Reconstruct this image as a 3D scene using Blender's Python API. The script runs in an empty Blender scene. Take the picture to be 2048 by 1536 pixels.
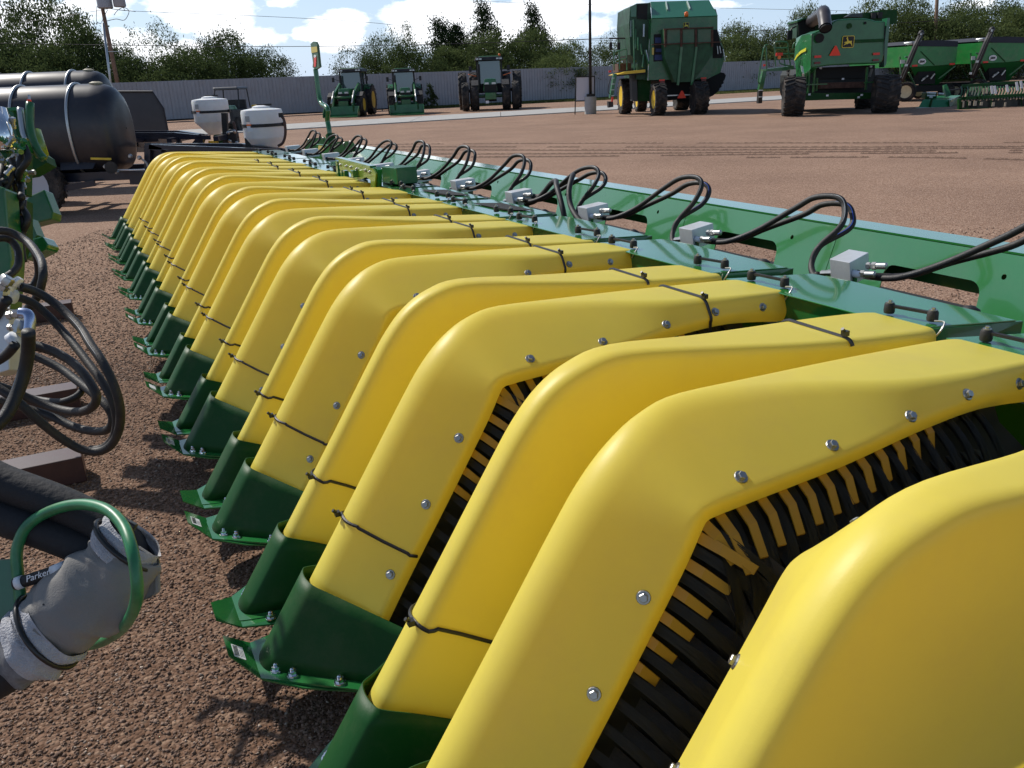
import bpy, bmesh, math, random
import numpy as np
from mathutils import Vector, Matrix, noise as mnoise
random.seed(7); rng = np.random.default_rng(7)
S = bpy.context.scene; COL = S.collection
R = math.radians
# ------------------------------------------------------------------ camera
CAM_H = 1.7; FPX = 1650.0
p_, r_ = R(20.11), R(2.34)
Fv = Vector((0, math.cos(p_), -math.sin(p_))); X0 = Vector((1, 0, 0)); U0 = X0.cross(Fv)
Rv = X0*math.cos(r_) - U0*math.sin(r_); Uv = U0*math.cos(r_) + X0*math.sin(r_)
C0 = Vector((0, 0, CAM_H))
cam = bpy.data.objects.new('camera', bpy.data.cameras.new('camera')); COL.objects.link(cam)
cam.data.sensor_width = 36; cam.data.lens = FPX/2048*36; cam.data.clip_end = 2000; cam.data.clip_start = .02
m = Matrix((Rv, Uv, -Fv)).transposed().to_4x4(); m.translation = C0; cam.matrix_world = m
S.camera = cam
# ------------------------------------------------------------------ world, sun
SUN_DIR = Vector((-.78, .62, 0)).normalized()*math.cos(R(43)) + Vector((0, 0, math.sin(R(43))))
w = bpy.data.worlds.new('World'); S.world = w; w.use_nodes = True
nt = w.node_tree; N = nt.nodes; L = nt.links; N.clear()
def wn(t, **k):
    n = N.new(t)
    for a, b in k.items(): setattr(n, a, b)
    return n
def wm(op, a, b=None, c=None, clamp=False):
    n = N.new('ShaderNodeMath'); n.operation = op; n.use_clamp = clamp
    for i, v in enumerate((a, b, c)):
        if v is None: continue
        if isinstance(v, (int, float)): n.inputs[i].default_value = v
        else: L.new(v, n.inputs[i])
    return n.outputs[0]
sky = wn('ShaderNodeTexSky', sky_type='NISHITA', sun_disc=False, sun_elevation=R(43), air_density=1.0, dust_density=.6, ozone_density=1.5)
sky.sun_rotation = math.atan2(SUN_DIR.x, SUN_DIR.y)
tc = wn('ShaderNodeTexCoord'); sx = wn('ShaderNodeSeparateXYZ'); L.new(tc.outputs['Generated'], sx.inputs[0])
az = wm('ARCTAN2', sx.outputs[0], sx.outputs[1]); el = wm('ARCSINE', sx.outputs[2])
ns = wn('ShaderNodeTexNoise'); ns.inputs['Scale'].default_value = 9; ns.inputs['Detail'].default_value = 9; ns.inputs['Roughness'].default_value = .62
mp = wn('ShaderNodeMapping'); mp.inputs['Scale'].default_value = (1, 1, 2.2); L.new(tc.outputs['Generated'], mp.inputs[0]); L.new(mp.outputs[0], ns.inputs['Vector'])
def ell(a, e, wa, we, k=1.0):      # a soft cloud body at azimuth a, elevation e (degrees)
    u = wm('DIVIDE', wm('SUBTRACT', az, R(a)), R(wa)); v = wm('DIVIDE', wm('SUBTRACT', el, R(e)), R(we))
    d = wm('SQRT', wm('ADD', wm('MULTIPLY', u, u), wm('MULTIPLY', v, v)))
    return wm('MULTIPLY', wm('SUBTRACT', 1.0, d), k)
def pxdir(x, y):
    d = (Fv + Rv*((x-1024)/FPX) - Uv*((y-768)/FPX)).normalized()
    return math.degrees(math.atan2(d.x, d.y)), math.degrees(math.asin(d.z))
body = None
for (x, y, wx, wy, k) in [(60, 60, 130, 60, 1.2), (250, 95, 110, 45, 1.2), (430, 30, 110, 55, 1.5), (490, 75, 90, 35, 1.1), (350, 110, 100, 40, 1.2), (670, 62, 62, 36, 1.3), (605, 68, 26, 16, .9),
                         (900, 55, 135, 60, 1.6), (1040, 50, 130, 45, 1.4), (960, 90, 190, 30, 1.2), (560, 5, 40, 14, .8), (1095, 14, 34, 18, .9),
                         (1160, 60, 60, 25, .8), (1230, 10, 60, 14, .5), (1450, 8, 70, 16, .6), (1960, 12, 60, 22, .5), (180, 20, 60, 40, .6)]:
    a, e = pxdir(x, y); o = ell(a, e, wx/FPX*57.3, wy/FPX*57.3, k)
    body = o if body is None else wm('MAXIMUM', body, o)
body = wm('MAXIMUM', body, -.6)
# general scattered clouds higher up, outside the frame too
ns2 = wn('ShaderNodeTexNoise'); ns2.inputs['Scale'].default_value = 2.6; ns2.inputs['Detail'].default_value = 8; ns2.inputs['Roughness'].default_value = .6
L.new(mp.outputs[0], ns2.inputs['Vector'])
gate = wm('MULTIPLY', wm('SUBTRACT', el, R(9)), 6.0, clamp=True)
high = wm('MULTIPLY', wm('MULTIPLY', wm('SUBTRACT', ns2.outputs[0], .60), 7.0, clamp=True), gate)
cl = wm('MULTIPLY', wm('ADD', body, wm('MULTIPLY', wm('SUBTRACT', ns.outputs[0], .53), 3.6)), 2.6, clamp=True)
cl = wm('MAXIMUM', cl, high)
haze = wm('MULTIPLY', wm('SUBTRACT', 1.0, wm('DIVIDE', el, R(16))), .75, clamp=True)
mixh = wn('ShaderNodeMixRGB'); L.new(haze, mixh.inputs[0]); L.new(sky.outputs[0], mixh.inputs[1]); mixh.inputs[2].default_value = (5.7, 7.6, 10.7, 1)
mixc = wn('ShaderNodeMixRGB'); L.new(cl, mixc.inputs[0]); L.new(mixh.outputs[0], mixc.inputs[1]); mixc.inputs[2].default_value = (13.5, 13.8, 14.3, 1)
bg = wn('ShaderNodeBackground'); bg.inputs[1].default_value = .10; L.new(mixc.outputs[0], bg.inputs[0])
wo = wn('ShaderNodeOutputWorld'); L.new(bg.outputs[0], wo.inputs[0])
sun = bpy.data.objects.new('sun', bpy.data.lights.new('sun', 'SUN')); COL.objects.link(sun)
sun.data.energy = 4.3; sun.data.angle = R(.9); sun.data.color = (1, .95, .87)
sun.rotation_euler = SUN_DIR.to_track_quat('Z', 'Y').to_euler()
S.view_settings.view_transform = 'Standard'; S.view_settings.look = 'None'; S.view_settings.exposure = 0.12; S.view_settings.gamma = 1
S.cycles.max_bounces = 6
# ------------------------------------------------------------------ pixel helpers (2048x1536 grid of the photograph)
def ray(x, y): return Fv + Rv*((x-1024)/FPX) - Uv*((y-768)/FPX)
def W(x, y, Y):
    r = ray(x, y); return C0 + r*(Y/r.y)
def G(x, y, z=0.0):
    r = ray(x, y); return C0 + r*((z-CAM_H)/r.z)
def DP(x, y, d): return C0 + ray(x, y)*d
# ------------------------------------------------------------------ materials
MATS = {}
def mat(name, col, rough=.5, metal=0, coat=0, var=0, vscale=8, bump=0, bscale=60, sss=0, trans=0, col2=None, detail=5, emit=None, spec=.5):
    if name in MATS: return MATS[name]
    m = bpy.data.materials.new(name); m.use_nodes = True; t = m.node_tree; b = t.nodes['Principled BSDF']
    b.inputs['Base Color'].default_value = (*col, 1); b.inputs['Roughness'].default_value = rough; b.inputs['Metallic'].default_value = metal
    b.inputs['Coat Weight'].default_value = coat; b.inputs['Coat Roughness'].default_value = .06; b.inputs['Specular IOR Level'].default_value = spec
    if sss: b.inputs['Subsurface Weight'].default_value = sss; b.inputs['Subsurface Radius'].default_value = (.02, .012, .003); b.inputs['Subsurface Scale'].default_value = 1
    if trans: b.inputs['Transmission Weight'].default_value = trans
    tcn = t.nodes.new('ShaderNodeTexCoord')
    if var:
        n = t.nodes.new('ShaderNodeTexNoise'); n.inputs['Scale'].default_value = vscale; n.inputs['Detail'].default_value = detail; n.inputs['Roughness'].default_value = .65
        t.links.new(tcn.outputs['Object'], n.inputs['Vector'])
        r = t.nodes.new('ShaderNodeMapRange'); r.inputs[1].default_value = .3; r.inputs[2].default_value = .7; t.links.new(n.outputs[0], r.inputs[0])
        x = t.nodes.new('ShaderNodeMixRGB'); t.links.new(r.outputs[0], x.inputs[0])
        c2 = col2 or tuple(c*(1-var) for c in col); c1 = col if col2 else tuple(min(1, c*(1+var)) for c in col)
        x.inputs[1].default_value = (*c1, 1); x.inputs[2].default_value = (*c2, 1); t.links.new(x.outputs[0], b.inputs['Base Color'])
        rr = t.nodes.new('ShaderNodeMapRange'); rr.inputs[3].default_value = max(.02, rough-.12*var*2); rr.inputs[4].default_value = min(1, rough+.2*var*2)
        t.links.new(n.outputs[0], rr.inputs[0]); t.links.new(rr.outputs[0], b.inputs['Roughness'])
    if bump:
        n = t.nodes.new('ShaderNodeTexNoise'); n.inputs['Scale'].default_value = bscale; n.inputs['Detail'].default_value = 4
        t.links.new(tcn.outputs['Object'], n.inputs['Vector'])
        bp = t.nodes.new('ShaderNodeBump'); bp.inputs['Strength'].default_value = bump; bp.inputs['Distance'].default_value = .01
        t.links.new(n.outputs[0], bp.inputs['Height']); t.links.new(bp.outputs[0], b.inputs['Normal'])
    MATS[name] = m; return m
YEL = mat('yellow_plastic', (.90, .785, .13), .44, var=.045, vscale=3, bump=.035, bscale=260, sss=.0, spec=.45)
_t = YEL.node_tree; _b = _t.nodes['Principled BSDF']; _tl = _t.nodes.new('ShaderNodeBsdfTranslucent'); _tl.inputs[0].default_value = (1.0, .74, .05, 1)
_mx = _t.nodes.new('ShaderNodeMixShader'); _mx.inputs[0].default_value = .40; _o = _t.nodes['Material Output']
_t.links.new(_b.outputs[0], _mx.inputs[1]); _t.links.new(_tl.outputs[0], _mx.inputs[2]); _t.links.new(_mx.outputs[0], _o.inputs[0])   # thin translucent plastic shell
def dust(m_, amt, col, sc):
    t = m_.node_tree; b = t.nodes['Principled BSDF']; i_ = b.inputs['Base Color']; g = t.nodes.new('ShaderNodeNewGeometry')
    n = t.nodes.new('ShaderNodeTexNoise'); n.inputs['Scale'].default_value = sc; n.inputs['Detail'].default_value = 10; n.inputs['Roughness'].default_value = .72; t.links.new(g.outputs['Position'], n.inputs['Vector'])
    r = t.nodes.new('ShaderNodeMapRange'); r.inputs[1].default_value = .48; r.inputs[2].default_value = .78; r.inputs[4].default_value = amt; t.links.new(n.outputs[0], r.inputs[0])
    x = t.nodes.new('ShaderNodeMixRGB'); t.links.new(r.outputs[0], x.inputs[0]); x.inputs[2].default_value = (*col, 1)
    if i_.is_linked: t.links.new(i_.links[0].from_socket, x.inputs[1])
    else: x.inputs[1].default_value = i_.default_value[:]
    t.links.new(x.outputs[0], i_)
dust(YEL, .22, (.55, .42, .22), 5.0)
GRN = mat('green_paint', (.012, .135, .030), .2, coat=.6, var=.12, vscale=5)
GRND = mat('green_sheath', (.005, .058, .010), .5, coat=.0, spec=.2, vscale=9, bump=.05, bscale=120)
BEAM = mat('green_beam_paint', (.024, .19, .036), .22, coat=1.0, var=.08, vscale=2, spec=.8); BEAM.node_tree.nodes['Principled BSDF'].inputs['Coat IOR'].default_value = 1.7
GRNM = mat('green_machine_paint', (.012, .115, .030), .34, coat=.3, var=.25, vscale=2.2)
GRNC = mat('green_cart_paint', (.012, .19, .035), .38, coat=.2, var=.2, vscale=2)
GLIME = mat('olive_green_paint', (.13, .22, .02), .3, coat=.4, var=.12)
BLK = mat('black_rubber', (.010, .010, .011), .58, var=.25, vscale=30, bump=.15, bscale=200)
TYR = mat('tyre_rubber', (.017, .016, .016), .8, var=.3, vscale=6)
TIE = mat('black_nylon', (.012, .012, .012), .35)
BRS = mat('black_bristle', (.004, .004, .005), .6)
STL = mat('zinc_steel', (.40, .40, .39), .38, metal=1, var=.15, vscale=60)
ALU = mat('aluminium_block', (.62, .63, .64), .42, metal=.35, var=.06, vscale=40)
WHT = mat('white_plastic', (.78, .78, .78), .4, var=.05)
POLY = mat('white_polyethylene', (.72, .72, .70), .38, var=.05, sss=.1)
PAPER = mat('paper_label', (.68, .70, .72), .6)
MARN = mat('maroon_steel', (.055, .022, .018), .42, var=.3, vscale=9, coat=.1)
TANK = mat('black_tank_plastic', (.016, .015, .019), .36, var=.2, vscale=4, spec=.6)
NAVY = mat('dark_blue_paint', (.010, .014, .028), .32, var=.2, coat=.3)
GALV = mat('galvanised_strap', (.45, .46, .46), .35, metal=.8)
GRYP = mat('grey_sheet', (.075, .08, .088), .6, var=.12, vscale=3)
FEN = mat('fence_sheet_metal', (.31, .315, .34), .55, var=.08, vscale=1.5)
DARK = mat('dark_underside', (.008, .009, .009), .8)
RED = mat('red_reflector', (.75, .035, .015), .35)
ORG = mat('orange_lens', (.85, .16, .02), .3)
YRIM = mat('yellow_rim_paint', (.72, .48, .03), .4, var=.1)
CRIM = mat('cream_rim_paint', (.62, .56, .36), .45, var=.1)
WRIM = mat('white_rim_paint', (.5, .5, .53), .45)
GLS = mat('cab_glass', (.05, .085, .085), .06, coat=1, spec=.9)
LAMP = mat('headlight_lens', (.5, .52, .5), .1, coat=1)
CONC = mat('concrete', (.36, .35, .33), .85, var=.14, vscale=2, bump=.2, bscale=80)
WOOD = mat('pole_wood', (.20, .125, .085), .85, var=.3, vscale=7, bump=.3, bscale=25)
RUST = mat('rusty_steel', (.075, .035, .022), .8, var=.4, vscale=6)
FAB = mat('canvas_fabric', (.22, .21, .195), .9, var=.08, vscale=9, bump=.2, bscale=420)
FELT = mat('white_felt', (.42, .42, .44), .95, var=.14, vscale=40, bump=.6, bscale=300)
BLUE = mat('blue_stripe', (.03, .09, .45), .4)
YEM = mat('emblem_yellow', (.80, .62, .05), .4)
GREYP = mat('grey_marking', (.35, .36, .36), .5)
BEIGE = mat('beige_perforated_sheet', (.46, .34, .25), .6, var=.1, vscale=30)
TEND = mat('brown_hose', (.06, .025, .018), .5)
for m_, a_ in ((GRNM, .28), (GRNC, .3), (TYR, .6), (TANK, .12), (BEAM, .12), (GRN, .15), (GRND, .15), (FEN, .35), (BLK, .15)): dust(m_, a_, (.26, .19, .14), 3.0 if m_ is not FEN else .8)
# gravel ground
def ground_mat(name, near=True):
    m = bpy.data.materials.new(name); m.use_nodes = True; t = m.node_tree; b = t.nodes['Principled BSDF']; b.inputs['Roughness'].default_value = .93; b.inputs['Specular IOR Level'].default_value = .2
    g = t.nodes.new('ShaderNodeNewGeometry')
    v = t.nodes.new('ShaderNodeTexVoronoi'); v.inputs['Scale'].default_value = 75; t.links.new(g.outputs['Position'], v.inputs['Vector'])
    cr = t.nodes.new('ShaderNodeValToRGB'); e = cr.color_ramp.elements
    e[0].position = 0; e[0].color = (.165, .098, .064, 1); e[1].position = 1; e[1].color = (.41, .30, .225, 1)
    a = e.new(.35); a.color = (.245, .155, .108, 1); a = e.new(.75); a.color = (.32, .215, .158, 1)
    s = t.nodes.new('ShaderNodeSeparateColor'); t.links.new(v.outputs['Color'], s.inputs[0]); t.links.new(s.outputs[0], cr.inputs[0])
    n = t.nodes.new('ShaderNodeTexNoise'); n.inputs['Scale'].default_value = .35; n.inputs['Detail'].default_value = 9; n.inputs['Roughness'].default_value = .6; t.links.new(g.outputs['Position'], n.inputs['Vector'])
    c2 = t.nodes.new('ShaderNodeValToRGB'); e2 = c2.color_ramp.elements; e2[0].position = .3; e2[0].color = (.80, .76, .74, 1); e2[1].position = .7; e2[1].color = (1.12, 1.09, 1.06, 1)
    t.links.new(n.outputs[0], c2.inputs[0])
    mx = t.nodes.new('ShaderNodeMixRGB'); mx.blend_type = 'MULTIPLY'; mx.inputs[0].default_value = 1; t.links.new(cr.outputs[0], mx.inputs[1]); t.links.new(c2.outputs[0], mx.inputs[2])
    # finer mixed tone
    n3 = t.nodes.new('ShaderNodeTexNoise'); n3.inputs['Scale'].default_value = 14; n3.inputs['Detail'].default_value = 8; n3.inputs['Roughness'].default_value = .75; t.links.new(g.outputs['Position'], n3.inputs['Vector'])
    c3 = t.nodes.new('ShaderNodeValToRGB'); e3 = c3.color_ramp.elements; e3[0].position = .25; e3[0].color = (.78, .76, .74, 1); e3[1].position = .75; e3[1].color = (1.2, 1.2, 1.2, 1); t.links.new(n3.outputs[0], c3.inputs[0])
    m3 = t.nodes.new('ShaderNodeMixRGB'); m3.blend_type = 'MULTIPLY'; m3.inputs[0].default_value = .8; t.links.new(mx.outputs[0], m3.inputs[1]); t.links.new(c3.outputs[0], m3.inputs[2])
    # browner, coarser gravel left of header plus painted-in foreground shade; paler packed lot beyond
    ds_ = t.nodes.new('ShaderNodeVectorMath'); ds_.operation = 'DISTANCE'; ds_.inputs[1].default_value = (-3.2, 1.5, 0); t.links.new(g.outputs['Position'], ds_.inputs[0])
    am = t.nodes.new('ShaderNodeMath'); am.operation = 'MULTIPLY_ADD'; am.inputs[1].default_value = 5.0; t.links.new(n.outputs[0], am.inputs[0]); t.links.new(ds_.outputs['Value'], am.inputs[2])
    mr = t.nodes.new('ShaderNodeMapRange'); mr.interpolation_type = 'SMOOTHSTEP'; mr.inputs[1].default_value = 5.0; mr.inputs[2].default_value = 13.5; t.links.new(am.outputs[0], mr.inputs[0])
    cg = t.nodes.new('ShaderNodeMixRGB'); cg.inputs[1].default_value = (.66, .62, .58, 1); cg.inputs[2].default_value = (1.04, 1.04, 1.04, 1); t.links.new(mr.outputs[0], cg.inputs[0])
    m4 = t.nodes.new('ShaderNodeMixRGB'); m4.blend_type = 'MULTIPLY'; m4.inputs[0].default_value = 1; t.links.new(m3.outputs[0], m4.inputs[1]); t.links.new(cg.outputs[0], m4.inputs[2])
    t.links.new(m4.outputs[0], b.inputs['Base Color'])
    bp = t.nodes.new('ShaderNodeBump'); bp.inputs['Strength'].default_value = .9; bp.inputs['Distance'].default_value = .008
    iv = t.nodes.new('ShaderNodeMath'); iv.operation = 'SUBTRACT'; iv.inputs[0].default_value = 1; t.links.new(v.outputs['Distance'], iv.inputs[1])
    t.links.new(iv.outputs[0], bp.inputs['Height']); t.links.new(bp.outputs[0], b.inputs['Normal'])
    MATS[name] = m; return m
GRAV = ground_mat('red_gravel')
def stone_mat():
    m = bpy.data.materials.new('gravel_stones'); m.use_nodes = True; t = m.node_tree; b = t.nodes['Principled BSDF']; b.inputs['Roughness'].default_value = .85
    a = t.nodes.new('ShaderNodeAttribute'); a.attribute_name = 'tone'
    cr = t.nodes.new('ShaderNodeValToRGB'); e = cr.color_ramp.elements; e[0].color = (.115, .066, .044, 1); e[1].color = (.42, .34, .27, 1)
    q = e.new(.4); q.color = (.16, .095, .063, 1); q = e.new(.93); q.color = (.235, .152, .108, 1)
    t.links.new(a.outputs['Fac'], cr.inputs[0]); t.links.new(cr.outputs[0], b.inputs['Base Color']); return m
STONE = stone_mat()
def leaf_mat(name, c1, c2, tr):
    m = bpy.data.materials.new(name); m.use_nodes = True; t = m.node_tree; t.nodes.clear()
    a = t.nodes.new('ShaderNodeAttribute'); a.attribute_name = 'tone'
    oi = t.nodes.new('ShaderNodeObjectInfo'); ad = t.nodes.new('ShaderNodeMath'); ad.operation = 'MULTIPLY_ADD'; ad.inputs[1].default_value = .4; t.links.new(oi.outputs['Random'], ad.inputs[0]); t.links.new(a.outputs['Fac'], ad.inputs[2])
    cr = t.nodes.new('ShaderNodeValToRGB'); e = cr.color_ramp.elements; e[0].color = (*c1, 1); e[1].color = (*c2, 1); e[1].position = 1.0; t.links.new(ad.outputs[0], cr.inputs[0])
    d = t.nodes.new('ShaderNodeBsdfDiffuse'); tl = t.nodes.new('ShaderNodeBsdfTranslucent'); mx = t.nodes.new('ShaderNodeMixShader'); mx.inputs[0].default_value = tr
    t.links.new(cr.outputs[0], d.inputs[0]); t.links.new(cr.outputs[0], tl.inputs[0]); t.links.new(d.outputs[0], mx.inputs[1]); t.links.new(tl.outputs[0], mx.inputs[2])
    o = t.nodes.new('ShaderNodeOutputMaterial'); t.links.new(mx.outputs[0], o.inputs[0]); return m
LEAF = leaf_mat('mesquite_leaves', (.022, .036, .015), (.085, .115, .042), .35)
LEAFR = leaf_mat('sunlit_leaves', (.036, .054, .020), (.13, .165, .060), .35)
CONL = leaf_mat('dark_conifer_leaves', (.012, .022, .010), (.035, .055, .022), .15)
GRAS = leaf_mat('grass_blades', (.07, .10, .03), (.17, .18, .07), .3)
BARK = mat('bark', (.075, .055, .042), .9, var=.3, vscale=5)
# ------------------------------------------------------------------ mesh builder
class MB:
    def __init__(s): s.v = []; s.f = []
    def add(s, vs, fs):
        o = len(s.v); s.v += [Vector(v) for v in vs]; s.f += [tuple(i+o for i in f) for f in fs]; return s
    def box(s, c, d, rz=0, rot=None):
        c = Vector(c); M = rot if rot is not None else Matrix.Rotation(rz, 3, 'Z')
        vs = [c + M @ Vector((x*d[0]/2, y*d[1]/2, z*d[2]/2)) for x in (-1, 1) for y in (-1, 1) for z in (-1, 1)]
        return s.add(vs, [(0, 1, 3, 2), (4, 6, 7, 5), (0, 4, 5, 1), (2, 3, 7, 6), (0, 2, 6, 4), (1, 5, 7, 3)])
    def beam(s, a, b, w, h=None, up=(0, 0, 1)):
        a, b = Vector(a), Vector(b); h = h or w; d = (b-a); L_ = d.length; d.normalize(); u = Vector(up)
        if abs(d.dot(u)) > .98: u = Vector((0, 1, 0))
        x = d.cross(u).normalized(); z = x.cross(d); M = Matrix((x, d, z)).transposed()
        return s.box((a+b)/2, (w, L_, h), rot=M)
    def prism(s, pts, vec):
        pts = [Vector(p) for p in pts]; vec = Vector(vec); n = len(pts)
        nrm = Vector((0, 0, 0))
        for i in range(n): nrm += pts[i].cross(pts[(i+1) % n])
        if nrm.dot(vec) > 0: pts = pts[::-1]
        vs = pts + [p+vec for p in pts]
        return s.add(vs, [tuple(range(n)), tuple(range(2*n-1, n-1, -1))] + [((i+1) % n, i, n+i, n+(i+1) % n) for i in range(n)])
    def frustum(s, a, b):        # two loops of the same length
        n = len(a); return s.add(list(a)+list(b), [tuple(range(n)), tuple(range(2*n-1, n-1, -1))] + [((i+1) % n, i, n+i, n+(i+1) % n) for i in range(n)])
    def ring(s, c, ax, r, seg, ref=None):
        ax = Vector(ax).normalized(); u = Vector(ref) if ref is not None else (Vector((0, 0, 1)) if abs(ax.z) < .9 else Vector((1, 0, 0)))
        x = (u - ax*u.dot(ax)).normalized(); y = ax.cross(x)
        return [Vector(c) + (x*math.cos(2*math.pi*i/seg) + y*math.sin(2*math.pi*i/seg))*r for i in range(seg)], x
    def tube(s, pts, r, seg=8, closed=False, caps=True):
        pts = [Vector(p) for p in pts]; n = len(pts); o = len(s.v); ref = None
        for i, p in enumerate(pts):
            if closed: t = pts[(i+1) % n] - pts[i-1]
            else: t = pts[min(i+1, n-1)] - pts[max(i-1, 0)]
            rr = r[i] if isinstance(r, (list, tuple)) else r
            if ref is not None and abs(ref.dot(t.normalized())) > .95: ref = None
            vs, ref = s.ring(p, t, rr, seg, ref); s.v += vs
        for i in range(n if closed else n-1):
            a, b = o+i*seg, o+((i+1) % n)*seg
            for j in range(seg): s.f.append((a+j, a+(j+1) % seg, b+(j+1) % seg, b+j))
        if caps and not closed:
            s.f.append(tuple(range(o+seg-1, o-1, -1))); s.f.append(tuple(o+(n-1)*seg+j for j in range(seg)))
        return s
    def cyl(s, a, b, r, r2=None, seg=16): return s.tube([a, b], [r, r2 if r2 is not None else r], seg)
    def lathe(s, prof, c, ax, seg=24):
        ax = Vector(ax).normalized(); c = Vector(c)
        return s.tube([c+ax*t for r, t in prof], [max(r, .0005) for r, t in prof], seg) if False else s._lathe(prof, c, ax, seg)
    def _lathe(s, prof, c, ax, seg):
        o = len(s.v); ref = None
        for r, t in prof:
            vs, ref = s.ring(c+ax*t, ax, max(r, .0004), seg, ref); s.v += vs
        for i in range(len(prof)-1):
            a, b = o+i*seg, o+(i+1)*seg
            for j in range(seg): s.f.append((a+j, a+(j+1) % seg, b+(j+1) % seg, b+j))
        s.f.append(tuple(range(o+seg-1, o-1, -1))); s.f.append(tuple(o+(len(prof)-1)*seg+j for j in range(seg)))
        return s
    def grid(s, rows, closed_u=False):
        o = len(s.v); m = len(rows[0])
        for r in rows: s.v += [Vector(p) for p in r]
        for i in range(len(rows)-1):
            for j in range(m if closed_u else m-1):
                s.f.append((o+i*m+j, o+i*m+(j+1) % m, o+(i+1)*m+(j+1) % m, o+(i+1)*m+j))
        return s
def smoothpath(pts, k=6, closed=False):
    pts = [Vector(p) for p in pts]; n = len(pts); out = []
    rngi = n if closed else n-1
    for i in range(rngi):
        if closed: p0, p1, p2, p3 = pts[i-1], pts[i], pts[(i+1) % n], pts[(i+2) % n]
        else: p0, p1, p2, p3 = pts[max(i-1, 0)], pts[i], pts[i+1], pts[min(i+2, n-1)]
        for j in range(k):
            t = j/k; out.append(.5*((2*p1)+(p2-p0)*t+(2*p0-5*p1+4*p2-p3)*t*t+(3*p1-p0-3*p2+p3)*t**3))
    if not closed: out.append(pts[-1])
    return out
def mesh(name, mb, material, smooth=False):
    me = bpy.data.meshes.new(name); me.from_pydata([tuple(v) for v in mb.v], [], mb.f); me.validate(); me.materials.append(material)
    bm = bmesh.new(); bm.from_mesh(me); bmesh.ops.recalc_face_normals(bm, faces=bm.faces[:]); bm.to_mesh(me); bm.free()
    if smooth: me.shade_smooth(); 
    me.update(); return me
def link(name, me, parent=None, loc=None, rot=None):
    o = bpy.data.objects.new(name, me); COL.objects.link(o)
    if parent is not None: o.parent = parent
    if loc is not None: o.location = loc
    if rot is not None: o.rotation_euler = rot
    return o
def tag(o, label=None, cat=None, group=None, kind=None):
    if label: o['label'] = label
    if cat: o['category'] = cat
    if group: o['group'] = group
    if kind: o['kind'] = kind
    return o
def thing(name, loc, label, cat, group=None, rz=0):
    o = bpy.data.objects.new(name, None); COL.objects.link(o); o.location = loc; o.rotation_euler = (0, 0, rz); o.empty_display_size = .2
    return tag(o, label, cat, group)
def root_of(o):
    while o.parent is not None: o = o.parent
    return o
def part(name, mb, material, parent, smooth=False, bevel=0, label=None, local=False, auto=None, seg=2):
    """world-space mesh builder -> child object (verts moved into the thing's space)"""
    if not local:
        rt = root_of(parent); q = Matrix.Rotation(-rt.rotation_euler.z, 3, 'Z'); l = rt.location
        mb.v = [q @ (Vector(v)-l) for v in mb.v]
    me = mesh(name, mb, material, smooth or bool(auto))
    if auto: me.set_sharp_from_angle(angle=R(auto))
    o = link(name, me, parent)
    if bevel:
        b = o.modifiers.new('bevel', 'BEVEL'); b.width = bevel; b.segments = seg; b.limit_method = 'ANGLE'; b.angle_limit = R(35)
    if label: o['label'] = label
    return o
def solo(name, mb, material, label, cat, group=None, smooth=False, kind=None, bevel=0, auto=None):
    me = mesh(name, mb, material, smooth or bool(auto))
    if auto: me.set_sharp_from_angle(angle=R(auto))
    o = link(name, me)
    if bevel:
        b = o.modifiers.new('bevel', 'BEVEL'); b.width = bevel; b.segments = 2; b.limit_method = 'ANGLE'
    return tag(o, label, cat, group, kind)
def copy_tree(o, parent=None):
    c = o.copy(); COL.objects.link(c)
    if parent is not None: c.parent = parent
    for ch in list(o.children): copy_tree(ch, c)
    return c
def text_mb(txt, size, origin, xdir, ydir, depth=.004, bold=0):
    cu = bpy.data.curves.new('txt', 'FONT'); cu.body = txt; cu.size = size; cu.extrude = depth; cu.align_x = 'CENTER'; cu.align_y = 'CENTER'; cu.resolution_u = 3; cu.offset = bold
    ob = bpy.data.objects.new('txt', cu); me = bpy.data.meshes.new_from_object(ob)
    x = Vector(xdir).normalized(); y = Vector(ydir).normalized(); z = x.cross(y); o = Vector(origin)
    mb = MB(); mb.add([o+x*v.co.x+y*v.co.y+z*v.co.z for v in me.vertices], [tuple(p.vertices) for p in me.polygons])
    bpy.data.objects.remove(ob); bpy.data.meshes.remove(me); bpy.data.curves.remove(cu); return mb
def np_mesh(name, verts, faces, material, tone=None, quads=True):
    k = faces.shape[1]; me = bpy.data.meshes.new(name); me.vertices.add(len(verts)); me.vertices.foreach_set('co', verts.astype(np.float32).ravel())
    me.loops.add(faces.size); me.loops.foreach_set('vertex_index', faces.astype(np.int32).ravel())
    me.polygons.add(len(faces)); me.polygons.foreach_set('loop_start', np.arange(0, faces.size, k, dtype=np.int32)); me.polygons.foreach_set('loop_total', np.full(len(faces), k, np.int32))
    if tone is not None:
        a = me.attributes.new('tone', 'FLOAT', 'FACE'); a.data.foreach_set('value', tone.astype(np.float32))
    me.materials.append(material); me.update(calc_edges=True); return me

# ================================================================== SETTING
mb = MB(); n = 24
mb.add([(-400, -60, 0), (400, -60, 0), (400, 900, 0), (-400, 900, 0)], [(0, 1, 2, 3)])
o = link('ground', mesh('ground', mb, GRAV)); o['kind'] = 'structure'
# concrete drive running past the yard: slabs with joints
rd = bpy.data.objects.new('concrete_road', None); COL.objects.link(rd); rd['kind'] = 'structure'
def road_pt(x, t): return Vector((x, (45.0+.5*x)*(1-t)+(52.0+.5*x)*t, 0))
for i in range(-14, 22):
    x0, x1 = i*4.5, i*4.5+4.47
    mb = MB(); mb.prism([road_pt(x0, 0), road_pt(x1, 0), road_pt(x1, 1), road_pt(x0, 1)], (0, 0, .045))
    o = link('road_slab', mesh('road_slab', mb, CONC), rd)
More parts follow.
